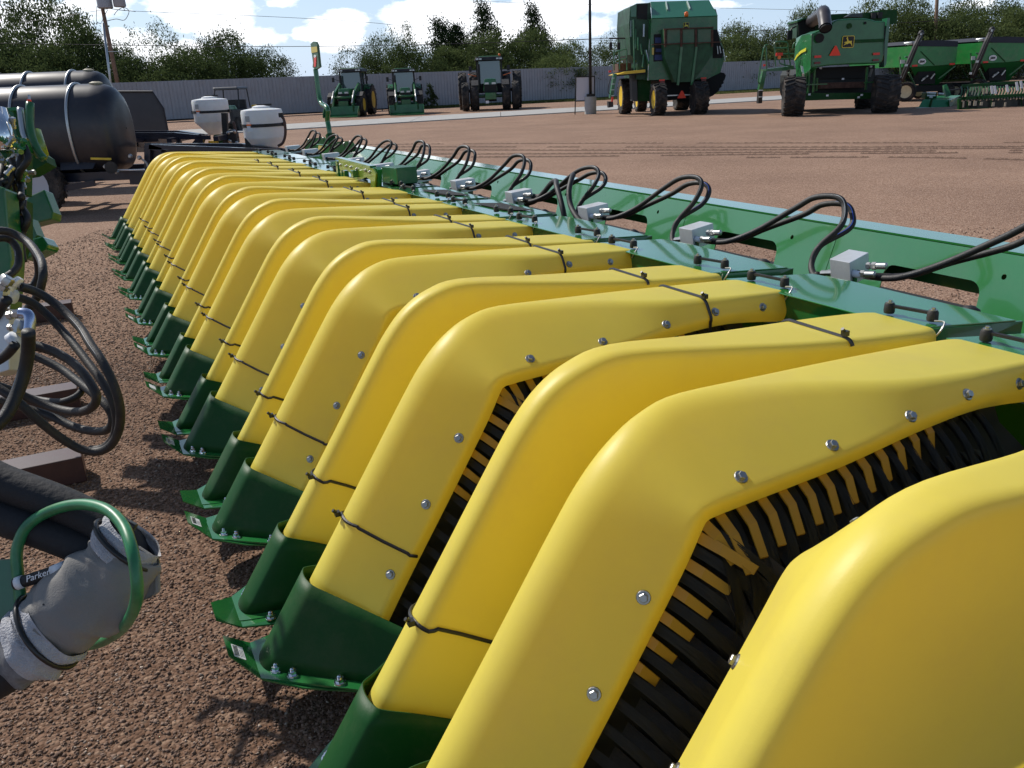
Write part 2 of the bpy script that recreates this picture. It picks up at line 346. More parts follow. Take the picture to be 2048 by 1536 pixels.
# stones in the near yard
def stones(name, n, region, size, label):
    x0, x1, y0, y1 = region
    y = y0 + (y1-y0)*rng.random(n)**1.7; x = x0 + (x1-x0)*rng.random(n)
    base = np.array([[1, 0, 0], [-1, 0, 0], [0, 1, 0], [0, -1, 0], [0, 0, 1], [.3, .2, -1]]); fc = np.array([[0, 2, 4], [2, 1, 4], [1, 3, 4], [3, 0, 4], [2, 0, 5], [1, 2, 5], [3, 1, 5], [0, 3, 5]])
    s = size*(.45+.9*rng.random(n)**2); a = rng.random(n)*6.283
    sc = np.stack([s*(.8+.5*rng.random(n)), s*(.6+.4*rng.random(n)), s*(.4+.4*rng.random(n))], 1)
    v = base[None]*sc[:, None, :] + (rng.random((n, 6, 3))-.5)*s[:, None, None]*.7
    ca, sa = np.cos(a)[:, None], np.sin(a)[:, None]
    vx = v[:, :, 0]*ca-v[:, :, 1]*sa; vy = v[:, :, 0]*sa+v[:, :, 1]*ca
    v = np.stack([vx+x[:, None], vy+y[:, None], v[:, :, 2]+.35*sc[:, 2:3]], 2).reshape(-1, 3)
    f = (fc[None]+np.arange(n)[:, None, None]*6).reshape(-1, 3)
    o = link(name, np_mesh(name, v, f, STONE, np.repeat(rng.random(n), 8))); o['kind'] = 'stuff'; return o
tag(stones('gravel_stones', 120000, (-3.6, .9, 1.3, 5.4), .0066, ''), 'loose reddish brown gravel stones covering the near ground', 'gravel')
tag(stones('gravel_stones', 60000, (-5.6, -.6, 5.0, 11.5), .0085, ''), 'scattered coarser gravel stones on the ground farther along the left', 'gravel')
tag(stones('gravel_stones', 22000, (1.2, 7.5, 2.0, 9.0), .010, ''), 'gravel stones on the open ground behind the long green beam', 'gravel')
# tyre tracks : rows of churned clods
def track(p0, p1, wav, nclod, name='tyre_track', spread=.05):
    p0, p1 = Vector(p0), Vector(p1); n = int(nclod*1.7); t = np.sort(rng.random(n)); d = (p1-p0); nn = Vector((-d.y, d.x, 0)).normalized()
    dens = np.array([mnoise.noise(Vector((ti*9, wav*7, 0))) for ti in t]); keep = dens > -.25; t = t[keep]; n = len(t)
    off = (rng.random(n)-.5)*2*spread + .25*np.sin(t*4+wav); ph = ((t*d.length/.22) % 1) < .6; 
    x = p0.x+d.x*t+nn.x*off; y = p0.y+d.y*t+nn.y*off
    s = np.where(ph, .024, .016)*(.5+rng.random(n)); h = s*(.55+.4*rng.random(n))
    ang = rng.random(n)*6.28; vs = []
    for k in range(5): vs.append(np.stack([x+np.cos(ang+k*1.257)*s*(.7+.6*rng.random(n))*1.4, y+np.sin(ang+k*1.257)*s*(.7+.6*rng.random(n)), np.full(n, -.004)], 1))
    vs.append(np.stack([x, y, h], 1)); v = np.stack(vs, 1).reshape(-1, 3)
    fc = np.array([[k, (k+1) % 5, 5] for k in range(5)]); f = (fc[None]+np.arange(n)[:, None, None]*6).reshape(-1, 3)
    return v, f, np.repeat(rng.random(n)*.2, 5)
TR = [((600, 291), (2048, 284), 900), ((640, 296), (2048, 292), 1500), ((640, 301), (2048, 297), 1500), ((640, 308), (2048, 303), 1500), ((900, 313), (2048, 308), 1400), ((1500, 314), (2048, 321), 700)]
for i, (a, b, k) in enumerate(TR):
    v, f, tn = track(G(*a), G(*b), i+.3, k*2, spread=.07 if i in (1, 2, 3, 4) else .04)
    o = link('tyre_track', np_mesh('tyre_track', v, f, STONE, tn)); tag(o, None, None, None, 'structure')
# fence
FS = .475; FY0 = 70.9
def fy(x): return FY0 + FS*x
fd = Vector((1, FS, 0)).normalized(); fx = Vector((-34, fy(-34), 0)); NP = 135; pw = 1.0
fence = thing('metal_fence', (0, fy(0), 0), 'tall grey corrugated sheet metal fence running behind the whole yard', 'fence', rz=math.atan(FS))
mbp = MB(); prof = []
for k in range(4):
    u = k*.25; prof += [(u, 0), (u+.19, 0), (u+.205, -.035), (u+.235, -.035)]
prof.append((pw-.012, 0))
mbp.grid([[(u, v_, .16) for u, v_ in prof], [(u, v_, 2.6) for u, v_ in prof]])
mbp.grid([[(u, v_+.03, 2.6) for u, v_ in prof], [(u, v_+.03, .16) for u, v_ in prof]])
mp_ = mesh('fence_panel', mbp, FEN)
u0 = -38.0
for i in range(NP):
    o = link('fence_panel', mp_, fence, (u0+i*pw, rng.random()*.012, (rng.random()-.5)*.02))
mb = MB(); mb.box((u0+NP/2, .07, 2.62), (NP, .1, .05)); part('top_rail', mb, FEN, fence, local=True)
mb = MB(); mb.box((u0+NP/2, .06, .13), (NP, .06, .14)); part('bottom_rail', mb, DARK, fence, local=True)
mp_ = mesh('fence_post', MB().box((0, 0, 1.3), (.1, .1, 2.6)), GALV)
for i in range(0, NP+1, 4): link('fence_post', mp_, fence, (u0+i, .14, 0))
# grass strip below the fence
def blades(name, n, fpos, h, material):
    p = fpos(n); hh = h*(.4+rng.random(n)); a = rng.random(n)*6.283; wd = .02+.05*rng.random(n)
    dx, dy = np.cos(a)*wd, np.sin(a)*wd; tip = np.stack([p[:, 0]+(rng.random(n)-.5)*hh, p[:, 1]+(rng.random(n)-.5)*hh, hh], 1)
    v = np.stack([np.stack([p[:, 0]-dx, p[:, 1]-dy, 0*dx], 1), np.stack([p[:, 0]+dx, p[:, 1]+dy, 0*dx], 1), tip], 1).reshape(-1, 3)
    return np_mesh(name, v, np.arange(3*n).reshape(-1, 3), material, rng.random(n))
def gpos(n):
    x = -8+rng.random(n)*60; t = rng.random(n)**1.3; lim = 4.5*np.clip((x+8)/22, .25, 1); y = FY0+FS*x - .1 - t*lim; return np.stack([x, y], 1)
o = link('grass_strip', blades('grass_strip', 42000, gpos, .16, GRAS)); tag(o, 'strip of short rough grass along the foot of the grey fence', 'grass', kind='stuff')

# ================================================================== TREES
def crown_mesh(name, n_clump, per, leaf, material, shape='round', seed=1, gap=.0):
    r = np.random.default_rng(seed); cs = []
    while len(cs) < n_clump:
        p = r.normal(size=3); p /= np.linalg.norm(p); rad = (.35+.65*r.random()**.5)
        if shape == 'round': q = p*rad*np.array([1, 1, .62]); q[2] = q[2]*1.0+.62; q[:2] *= 1.0 if q[2] < .9 else .75
        else: z = r.random(); wv = (1-z)**.8*.9+.08; q = np.array([p[0]*wv*rad, p[1]*wv*rad, z*1.25+.1])
        lump = mnoise.noise(Vector((q[0]*2.3+seed, q[1]*2.3, q[2]*2.6)))
        if lump < -.12-gap: continue
        q *= 1+.22*lump; cs.append(q)
    cs = np.array(cs); n = n_clump*per; c = np.repeat(cs, per, 0); sg = .085 if shape == 'round' else .07
    sgk = np.repeat(sg*(.6+.9*r.random(n_clump)), per)
    p = c + r.normal(size=(n, 3))*sgk[:, None]*np.array([1.15, 1.15, .75])
    a = r.normal(size=(n, 3)); a /= np.linalg.norm(a, axis=1)[:, None]; b = np.cross(a, r.normal(size=(n, 3))); b /= np.linalg.norm(b, axis=1)[:, None]
    s = leaf*(.5+r.random(n))[:, None]; v = np.stack([p-a*s, p+b*s*.42, p+a*s, p-b*s*.42], 1).reshape(-1, 3)
    tone = np.clip(np.repeat(r.random(n_clump)*.6, per)+r.random(n)*.35, 0, 1)
    return np_mesh(name, v, np.arange(4*n).reshape(-1, 4), material, tone)
def trunk_mesh(name, seed, kind='round'):
    r = random.Random(seed); mb = MB(); tips = []
    if kind == 'round':
        def grow(p, d, L_, rad, lev):
            pts = [p]; q = p.copy(); dd = d.copy()
            for i in range(4):
                dd = (dd+Vector((r.uniform(-.25, .25), r.uniform(-.25, .25), r.uniform(-.05, .18)))).normalized(); q = q+dd*L_/4; pts.append(q.copy())
            mb.tube(pts, [rad*(1-.16*i) for i in range(5)], 6 if lev < 2 else 4)
            if lev < 3:
                for k in range(r.choice((2, 3)) if lev else 3):
                    a = r.uniform(0, 6.28); nd = (dd*.7+Vector((math.cos(a), math.sin(a), r.uniform(-.1, .5)))*.75).normalized(); grow(pts[-1] if k else pts[3], nd, L_*.72, rad*.5, lev+1)
        grow(Vector((0, 0, -.02)), Vector((r.uniform(-.2, .2), r.uniform(-.2, .2), 1)), .34, .035, 0)
    else: mb.tube([(0, 0, 0), (.01, 0, .6), (0, .01, 1.25)], [.035, .025, .008], 6)
    return mesh(name, mb, BARK)
CR = [crown_mesh('crown', 230, 60, .021, LEAF, 'round', s) for s in (1, 2, 3)] + [crown_mesh('crown', 140, 50, .021, LEAF, 'round', s, gap=-.10) for s in (4, 5)]
DEN = [crown_mesh('crown', 320, 70, .023, LEAF, 'round', s) for s in (8, 9)]
CC = [crown_mesh('crown', 190, 60, .024, CONL, 'cone', 11), crown_mesh('crown', 170, 60, .024, CONL, 'cone', 12)]
TT = [trunk_mesh('trunk', s) for s in (1, 2, 3, 4)]; TC = trunk_mesh('trunk', 9, 'cone')
LM = {}
def tree(px, top, wpx, Y, kind, label, group='trees standing beyond the fence', yb=None):
    P = W(px, top, Y); rx = wpx/2*1.12*Y/FPX; H = P.z
    c = W(px, 165, Y); nm = 'conifer_tree' if kind == 'con' else 'mesquite_tree'
    t = thing(nm, (c.x, Y, 0), label, 'tree', group)
    if kind == 'con': cm = CC[random.randrange(2)]; tm = TC; hz = 1.35
    elif kind == 'thin': cm = CR[3+random.randrange(2)]; tm = random.choice(TT); hz = 1.26
    elif kind == 'dense': cm = DEN[random.randrange(2)]; tm = random.choice(TT); hz = 1.24
    else: cm = CR[random.randrange(3)]; tm = random.choice(TT); hz = 1.25
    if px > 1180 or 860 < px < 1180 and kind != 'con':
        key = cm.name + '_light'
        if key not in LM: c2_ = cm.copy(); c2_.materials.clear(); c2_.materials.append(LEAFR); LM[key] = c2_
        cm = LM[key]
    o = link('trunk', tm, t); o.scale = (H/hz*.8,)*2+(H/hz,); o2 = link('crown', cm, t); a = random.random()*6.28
    o.rotation_euler.z = a; o2.rotation_euler.z = a; o2.scale = (rx*.98, rx*.98, H/hz)
    return t
TRS = [ # px, top, width, Y, kind, label
 (30, 8, 190, 74, 'thin', 'airy tree at the far left edge, sky showing through its crown'),
 (-60, 10, 200, 78, 'med', 'tree cut by the left picture edge behind the black tanks'),
 (108, -14, 170, 78, 'med', 'tallest tree left of the transformer pole'),
 (175, 55, 130, 73, 'dense', 'dark bushy tree right behind the leaning wooden pole'),
 (232, 88, 120, 74, 'med', 'lower tree just right of the wooden pole'),
 (262, 118, 120, 70, 'dense', 'low dense tree leaning over the fence beside the pole'),
 (325, 45, 120, 76, 'thin', 'upright open tree with a visible forked trunk, right of the pole'),
 (395, 92, 130, 75, 'med', 'rounded tree between the open forked tree and the broad one'),
 (450, 62, 130, 77, 'med', 'broad tree rising behind the small utility vehicle'),
 (478, 105, 150, 72, 'dense', 'dense low crown directly above the utility vehicle'),
 (530, 98, 110, 76, 'med', 'outer tree sloping down to the open sky gap'),
 (372, 112, 190, 71, 'dense', 'wide dark crown low over the fence left of the utility vehicle'),
 (20, 92, 230, 71, 'dense', 'dark crown low over the black tanks'),
 (118, 96, 160, 70, 'dense', 'dark crown low behind the rear black tank'),
 (725, 88, 110, 78, 'thin', 'thin leaning tree above the first loader tractor'),
 (770, 64, 90, 77, 'thin', 'feathery tree between the two loader tractors'),
 (812, 46, 84, 80, 'thin', 'tall feathery tree above the second loader tractor'),
 (815, 95, 130, 74, 'dense', 'dense low tree behind the second loader tractor'),
 (745, 112, 90, 74, 'med', 'small bushy tree behind the cab of the first loader tractor'),
 (888, 62, 150, 92, 'con', 'dark conifer left of the tallest conifer'),
 (925, 52, 130, 94, 'con', 'dark conifer in the middle of the conifer group'),
 (972, 33, 125, 92, 'con', 'tallest dark conifer, above the dual-wheeled tractor'),
 (1068, 36, 110, 94, 'con', 'single dark conifer tip right of the dual-wheeled tractor'),
 (900, 98, 130, 80, 'dense', 'round crown below the dark conifers'),
 (985, 74, 160, 80, 'dense', 'large dense crown right behind the dual-wheeled tractor'),
 (1062, 66, 150, 82, 'dense', 'large dense crown right of the dual-wheeled tractor'),
 (1130, 84, 110, 80, 'med', 'open crown just left of the lamp post'),
 (1112, 112, 130, 76, 'dense', 'low crown behind the white notice board'),
 (1236, 58, 90, 84, 'thin', 'thin tree behind the mirrors of the high green harvester'),
 (1215, 92, 120, 80, 'med', 'bushy tree between lamp post and high green harvester'),
 (1465, 48, 110, 88, 'med', 'tree top right of the high green harvester'),
 (1455, 78, 150, 86, 'dense', 'dense crown between the two big harvesters'),
 (1530, 60, 110, 90, 'med', 'lighter crown between the two big harvesters, farther back'),
 (1598, 14, 90, 92, 'med', 'tree top above the black spout of the combine'),
 (1545, 92, 130, 88, 'dense', 'low dense crown behind the access ladder of the combine'),
 (1625, 40, 120, 90, 'dense', 'crown hidden partly by the combine cab'),
 (1725, -8, 120, 92, 'thin', 'loose feathery tree above the combine tank'),
 (1790, -4, 130, 94, 'med', 'tree above the first grain cart'),
 (1822, 30, 150, 90, 'dense', 'dense crown between the combine and the first grain cart'),
 (1905, 4, 150, 96, 'med', 'tree right of the far wooden pole'),
 (1895, 34, 190, 90, 'dense', 'broad dense crown behind the two grain carts'),
 (1985, 8, 150, 95, 'med', 'tree above the second grain cart'),
 (2035, 20, 160, 90, 'dense', 'dense crown at the right picture edge'),
 (2080, 0, 170, 96, 'med', 'tree cut by the right picture edge'),
]
for a in TRS: tree(*a)
v = []; # distant tree line in the gap
def dpos(n): pass
nd = 9000; xs = W(560, 150, 170).x+(W(740, 150, 170).x-W(560, 150, 170).x)*rng.random(nd)
hh = 3.1+1.1*np.array([mnoise.noise(Vector((x*.35, 3.3, 0))) for x in xs]); P = np.stack([xs, 170+6*rng.random(nd), hh*rng.random(nd)**.5], 1)
A = rng.normal(size=(nd, 3)); B = rng.normal(size=(nd, 3)); s = .22
o = link('distant_treeline', np_mesh('distant_treeline', np.stack([P-A*s, P+B*s, P+A*s], 1).reshape(-1, 3), np.arange(3*nd).reshape(-1, 3), LEAF, rng.random(nd)))
tag(o, 'far low line of trees showing over the fence in the sky gap', 'trees', kind='stuff')
# weed shrub in front of fence
c = W(862, 214, 67.0); t = thing('weed_shrub', (c.x, fy(c.x)-1.0, 0), 'tall thin weed growing against the fence between tractors', 'shrub')
o = link('foliage', crown_mesh('foliage', 60, 22, .075, LEAF, 'cone', 33), t); o.scale = (.75, .75, 1.25)
o = link('stem', mesh('stem', MB().tube([(0, 0, 0), (.05, 0, .8), (0, 0, 1.6)], [.03, .02, .01], 5), BARK), t)

# ================================================================== POLES, WIRES, BOARD
Yp = 66.0
b = W(237, 176, Yp); a = W(204, 12, Yp); d = (a-b); foot = b - d*(b.z/d.z); top = a + d*.35
t = thing('utility_pole', foot, 'wooden utility pole with two transformers at the upper left', 'utility pole')
part('pole', MB().cyl(foot, top, .17, .12, 12), WOOD, t, smooth=True)
for (x, y, r, hh) in [(207, -6, .52, 1.0), (236, -9, .42, 1.0)]:
    c = W(x, y, Yp-.5); k = part('transformer', MB().lathe([(r*.9, -hh*.75), (r, -hh*.7), (r, hh*.6), (r*.9, hh*.7), (.1, hh*.8)], c, (0, 0, 1), 16), mat('transformer_grey', (.33, .33, .35), .5), t, auto=40)
    part('bracket', MB().beam(c, top+(foot-top)*.12, .1), STL, k)
for q in ([(228, 30), (236, 20), (248, 15), (258, 23), (249, 40), (232, 38), (214, 42)], [(219, 17), (240, 20), (262, 22), (271, 23)], [(236, 0), (245, 12), (250, 22)], [(203, 45), (210, 30), (215, 20)], [(194, 12), (193, 42), (203, 47)]):
    part('jumper_wire', MB().tube(smoothpath([W(x, y, Yp-.3) for x, y in q], 4), .022, 4), BLK, t)
b = W(222, 170, Yp-1.5); a = W(206, 46, Yp-1.5); d = a-b; foot2 = b-d*(b.z/d.z)
t = thing('conduit_pole', foot2, 'thin grey metal pole standing just left of the wooden utility pole', 'pole')
part('tube', MB().cyl(foot2, a, .085, .085, 10), GALV, t, smooth=True)
for z_ in (.35, .72): q = foot2.lerp(a, z_); part('strut', MB().beam(q, q+Vector((.75, .9, .02)), .05), STL, t)
b = W(1868, 130, 88); a = W(1874, 0, 88); d = a-b; foot3 = b-d*(b.z/d.z)
t = thing('utility_pole', foot3, 'slim brown wooden pole among the trees above the grain carts', 'utility pole')
part('pole', MB().cyl(foot3, a+d*.5, .19, .15, 10), WOOD, t, smooth=True)
part('crossarm', MB().beam(a+d*.35-Vector((1, 0, 0)), a+d*.35+Vector((1, 0, 0)), .1), WOOD, t)
def wire(pts, label, r=.016):
    mb = MB(); mb.tube(smoothpath(pts, 8), r, 4); solo('overhead_wire', mb, BLK, label, 'wire', 'overhead wires')
wire([W(262, 22, Yp), W(700, 42, 72), W(1180, 80, 84), W(2100, 90, 110)], 'upper overhead wire running right from the transformer pole', .014)
wire([W(-30, 86, 70), W(590, 93, 71), W(1180, 78, 72), W(1900, 40, 74)], 'lower overhead wire crossing the clouds behind the marker arm', .022)
wire([W(-50, 60, 80), W(216, 18, Yp)], 'short overhead wire coming in from the left to the transformer pole', .016)
wire([W(760, -4, 95), W(1200, 10, 95), W(1700, 22, 95)], 'highest faint overhead wire across the middle of the sky', .016)
# lamp post
f = G(1181, 228); t = thing('lamp_post', f, 'dark lamp post on a grey concrete drum, left of the high harvester', 'lamp post')
q = Vector((0, 0, 1)); hb = W(1180, 193, f.y).z
part('concrete_base', MB().lathe([(.30, -.02), (.30, hb-.02), (.285, hb)], f, q, 28), CONC, t, auto=50)
part('base_cover', MB().box(f+Vector((0, 0, hb+.06)), (.36, .36, .12)), BLK, t, bevel=.01)
part('post', MB().cyl(f+Vector((0, 0, hb+.1)), f+Vector((0, 0, 8.5)), .075, .06, 12), BLK, t, smooth=True)
part('lamp_head', MB().box(f+Vector((.4, 0, 8.5)), (.9, .35, .14)), BLK, t, bevel=.02)
# board
f = G(1150, 229); t = thing('notice_board', f, 'blank white board in a thin black frame beside the lamp post', 'sign')
a, b_, c_, d_ = W(1153, 155, f.y), W(1188, 154, f.y), W(1188, 200, f.y), W(1153, 201, f.y)
part('panel', MB().prism([a, b_, c_, d_], (0, .03, 0)), mat('white_board', (.62, .62, .68), .6), t)
part('post', MB().beam(f, a+Vector((-.03, 0, .03)), .05), BLK, t)
part('post', MB().beam(Vector((b_.x+.03, f.y, 0)), b_+Vector((.03, 0, .03)), .05), BLK, t)
part('frame_bar', MB().beam(a+Vector((-.03, 0, .03)), b_+Vector((.03, 0, .03)), .05), BLK, t)
part('frame_bar', MB().beam(d_+Vector((-.03, 0, -.03)), c_+Vector((.03, 0, -.03)), .05), BLK, t)

# ================================================================== HEADER
K = .928; YAW = R(116.51); dv = Vector((math.cos(YAW), math.sin(YAW), 0)); nv = Vector((dv.y, -dv.x, 0)); NANG = math.atan2(nv.y, nv.x)
PIT = .943; CC1 = 1.965
def cu(k): return CC1 + PIT*(k-1)
RN, RS = 1.5, 6.5
hroot_loc = nv*(K*RN) + dv*(K*RS)
header = thing('cotton_stripper_header', hroot_loc, 'long folding cotton stripper header with rows of yellow plastic dividers and green shoes', 'harvester header', rz=NANG)
def hl(s, n, z): return Vector((K*(n-RN), K*(s-RS), CAM_H + K*(z-CAM_H)))     # header calc coords -> header local
def hpx(x, y, z=None, s=None, n=None):                                        # pixel + one known coordinate -> (s,n,z) calc
    r = ray(x, y)
    if z is not None: t_ = (z-CAM_H)/r.z
    elif s is not None: t_ = s/r.dot(dv)
    else: t_ = n/r.dot(nv)
    p = C0 + r*t_; return p.dot(dv), p.dot(nv), p.z
ST = [ # rn, rz, s_in, s_out, E(s,n,z), outer depth, rA, rB
 (.30, .11, .268, .342, .090, .530, .165, 0, .036, .036), (.42, .29, .268, .342, .100, .620, .300, 0, .036, .036), (.60, .56, .268, .343, .105, .780, .540, 0, .036, .036),
 (.76, .80, .269, .345, .110, .920, .755, 0, .036, .036), (.835, .90, .270, .347, .114, .972, .842, 0, .036, .036), (.91, .968, .278, .350, .118, .997, .866, 0, .036, .038),
 (1.0, 1.010, .300, .360, .120, 1.04, .874, 0, .034, .036), (1.12, 1.026, .318, .372, .120, 1.13, .880, 0, .030, .032), (1.4, 1.010, .285, .392, .122, 1.40, .893, 0, .027, .028),
 (1.65, .993, .196, .410, .127, 1.64, .915, 0, .025, .024), (1.85, .977, .172, .426, .137, 1.85, .920, 0, .025, .025), (2.0, .966, .170, .434, .146, 2.0, .905, 0, .025, .022),
 (2.13, .956, .174, .438, .152, 2.13, .885, 0, .025, .020), (2.19, .950, .185, .425, .160, 2.19, .880, 0, .025, .018)]
OP = [(.441, .016), (.586, .18), (.87, .37), (1.07, .45), (1.14, .47), (1.19, .48), (1.24, .49), (1.31, .50), (1.47, .53), (1.67, .60), (1.86, .70), (2.0, .79), (2.13, .84), (2.19, .85)]
ST = [a[:7]+b+a[8:] for a, b in zip(ST, OP)]
STL_ = ST; CURR = {'st': ST}
STR = [list(a) for a in ST]                      # the gap-right dividers stand a little fuller at the bend
for i_, (dz_, si_) in {3: (.004, .269), 4: (.012, .270), 5: (.022, .270), 6: (.030, .270), 7: (.034, .268), 8: (.018, .245), 9: (.004, .20), 10: (0, .172)}.items(): STR[i_][1] += dz_; STR[i_][2] = si_
def cr_interp(u):
    ST = CURR['st']; i = min(int(u), len(ST)-2); f = u-i; p = [ST[max(i-1, 0)], ST[i], ST[i+1], ST[min(i+2, len(ST)-1)]]
    return [.5*((2*b)+(c-a)*f+(2*a-5*b+4*c-d)*f*f+(3*b-a-3*c+d)*f**3) for a, b, c, d in zip(*p)]
def fillet(P, B, N_, r, k=6):
    a = (P-B); c = (N_-B); ra = min(r, a.length*.48); rc = min(r*1.15, c.length*.48); A1 = B+a.normalized()*ra; C1 = B+c.normalized()*rc
    return [(A1*(1-t)**2+B*2*t*(1-t)+C1*t*t) for t in [j/k for j in range(k+1)]]
def section(u):
    rn, rz, si, so, es, en, ez, on_, oz_, rA, rB = cr_interp(u); e = cr_interp(min(u+.05, len(ST)-1.001)); g = cr_interp(max(u-.05, 0))
    tn, tz = e[0]-g[0], e[1]-g[1]; q = math.hypot(tn, tz); tn, tz = tn/q, tz/q; inn, inz = tz, -tn
    V = lambda s, n, z: Vector((s, n, z))
    O = V(max(so+.012, min(.43, .39+.012*u)), on_, oz_); A = V(so, rn, rz); B = V(si, rn, rz); E = V(es, en, ez); E2 = V(es+.012, en+inn*.035, ez+inz*.035)
    fA, fB = fillet(O, A, B, rA), fillet(A, B, E, rB); h1 = fA[0]+(O-A).normalized()*.006; h2 = fB[-1]+(E-B).normalized()*.006; h3 = E+(B-E).normalized()*.022
    pts = [O, O.lerp(A, .33), O.lerp(A, .66), h1] + fA + fB
    pts += [h2, h2.lerp(h3, .5), h3] + fillet(B, E, E2, .012, 3) + [E2]
    return pts
def divider_mb(sg):
    mb = MB(); us = [i*.25 for i in range(int((len(ST)-1)*4)+1)]; rows = []
    for u in us: rows.append([Vector((K*p.y, K*p.x*sg, K*(p.z-CAM_H)+CAM_H)) for p in section(min(u, len(ST)-1.001))])
    mb.grid(rows); m_ = len(rows[0]); o = len(mb.v)-m_; mb.f.append(tuple(range(o, o+m_))); return mb
def up(p, sg): return Vector((K*p[1], K*p[0]*sg, K*(p[2]-CAM_H)+CAM_H))       # unit-local
DM = {}
for sg in (1, -1):
    CURR['st'] = STL_ if sg > 0 else STR
    me = mesh('row_divider', divider_mb(sg), YEL, True); me.set_sharp_from_angle(angle=R(60)); DM[sg] = me
def hexbolt(mb, c, nrm, r=.0092, h=.008, washer=.0145):
    nrm = Vector(nrm).normalized(); mb.lathe([(washer, 0), (washer*.9, .0025)], c, nrm, 14); mb.lathe([(r, .002), (r, h+.001), (r*.85, h+.0025)], c, nrm, 6)
def domebolt(mb, c, nrm):
    mb.lathe([(.018, 0), (.017, .004)], c, nrm, 14); mb.lathe([(.013, .004), (.012, .014)], c, nrm, 6); mb.lathe([(.007, .014), (.007, .02), (.004, .023)], c, nrm, 10)
def n_to_u(nn, idx=5):
    lo, hi = 0, len(ST)-1.01
    for _ in range(40):
        mid = (lo+hi)/2
        if cr_interp(mid)[idx] < nn: lo = mid
        else: hi = mid
    return lo
CURR['st'] = STL_
BU = [n_to_u(x) for x in (.635, .765, .885, 1.12, 1.38, 1.62, 1.83, 2.05)]
BOLTM = {1: [], -1: []}; TIEM = {1: [], -1: []}; SH = {}; SHOE = {}; FLG = {}; SB = {}; STK = {}
for sg in (1, -1):
    CURR['st'] = STL_ if sg > 0 else STR
    for u in BU:
        a, b = section(u), section(u+.05); E = a[-5]; Bc = a[-8]; E_b = b[-5]
        p = E.lerp(Bc, .13 if u < 9 else .35) ; tv = up(E_b, sg)-up(E, sg); wv = up(Bc, sg)-up(E, sg); nn = tv.cross(wv)*(1 if sg > 0 else -1)
        if nn.dot(Vector((-.5, -sg, .5))) < 0: nn = -nn
        mb = MB(); hexbolt(mb, up(p, sg)+nn.normalized()*.0005, nn); BOLTM[sg].append(mesh('bolt', mb, STL))
    for u, w_, h0 in ((1.62, .006, 1), (9.75 if sg > 0 else 9.9, .006, 2)):
        s1 = section(u); mid = sum((q for q in s1), Vector())/len(s1); pts = []
        for qi in range(len(s1)-1):
            q = s1[qi] if h0 == 2 else section(u-.26*(0 if qi < 11 else (.12*(qi-11)/6 if qi < 18 else (.17 if qi == 18 else (.55 if qi == 19 else (.92 if qi == 20 else 1)))))+.10*max(0, 5-qi)/5)[qi]
            dd = Vector((q.x-mid.x, q.y-mid.y, q.z-mid.z)).normalized()*.005; pts.append(up(q+dd, sg))
        mb = MB()
        if h0 == 2: pts = pts[5:]; pts.append(pts[-1]+Vector((0, 0, -.03)))
        for i in range(len(pts)-1): 
            tdir = Vector((.55, 0, .83)) if h0 == 1 else Vector((1, 0, 0)); mb.beam(pts[i], pts[i+1], .0035, .011, up=tdir) if False else None
        mb.tube(pts, .0052, 6)
        kp = pts[9] if h0 == 1 else (pts[9] if sg > 0 else pts[5])
        off = Vector((-.012, 0, .006)) if h0 == 1 else Vector((0, 0, .012))
        mb.box(kp+off, (.015, .016, .014)); mb.cyl(kp+off, kp+off+Vector((-.012, 0, .014)), .0055, .005, 6)
        TIEM[sg].append(mesh('cable_tie', mb, TIE))
    # sheath: open green sleeve
    n0c = [(.030, .480, .188), (.078, .425, .206), (.146, .340, .236), (.212, .262, .262), (.240, .225, .275), (.262, .205, .283), (.305, .196, .286), (.350, .204, .284), (.369, .226, .278), (.392, .32, .250), (.418, .45, .205)]
    bot = [(s_, n_+.6687*.03, .03) for s_, n_, z_ in n0c]; topc = [(s_, n_+.6687*z_, z_) for s_, n_, z_ in n0c]
    r0, r1 = smoothpath([up(p, sg) for p in bot], 5), smoothpath([up(p, sg) for p in topc], 5)
    mb = MB(); mb.grid([[a.lerp(b, j/6) for a, b in zip(r0, r1)] for j in range(7)]); SH[sg] = mesh('sheath', mb, GRND, True)
    # shoe plate with turned-up toe, flange disc
    V = lambda s, n, z: up((s, n, z), sg)
    out = [(.425, .128), (.315, .128), (.225, .205), (.13, .31), (.02, .47), (.02, .62), (.45, .62), (.45, .30), (.425, .205)]
    def zz(n): return .024 + max(0, .215-n)*.74
    mb = MB(); A = [V(s, n, zz(n)) for s, n in out]; B = [V(s, n, zz(n)-.006) for s, n in out]
    mb.add(A+B, [(0, 1, 2, 8), (2, 3, 4, 5, 6, 7, 8), (17, 11, 10, 9), (17, 16, 15, 14, 13, 12, 11)] + [(i, (i+1) % 9, 9+(i+1) % 9, 9+i) for i in range(9)]); SHOE[sg] = mesh('shoe', mb, GRN)
    fl = [(s+(-.025 if s < .3 else .025) if not .27 < s < .34 else s, n-.026, z) for s, n, z in bot]
    mb = MB(); lo = smoothpath([up((s, n, .027), sg) for s, n, z in fl], 3); mb.prism(lo, Vector((0, 0, .006))); FLG[sg] = mesh('flange', mb, GRN)
    SB[sg] = []
    for s, n in ((.243, .252), (.195, .292), (.09, .408), (.425, .30)): mb = MB(); domebolt(mb, V(s, n, .034), (0, 0, 1)); SB[sg].append(mesh('shoe_bolt', mb, mat('chrome', (.75, .75, .76), .12, metal=1)))
    mb = MB(); mb.add([V(.385, .145, zz(.145)+.0012), V(.315, .145, zz(.145)+.0012), V(.31, .176, zz(.176)+.0012), V(.38, .176, zz(.176)+.0012)], [(0, 1, 2, 3)]); STK[sg] = mesh('sticker', mb, PAPER)
STM = []; CURR['st'] = STL_
mbk = MB()
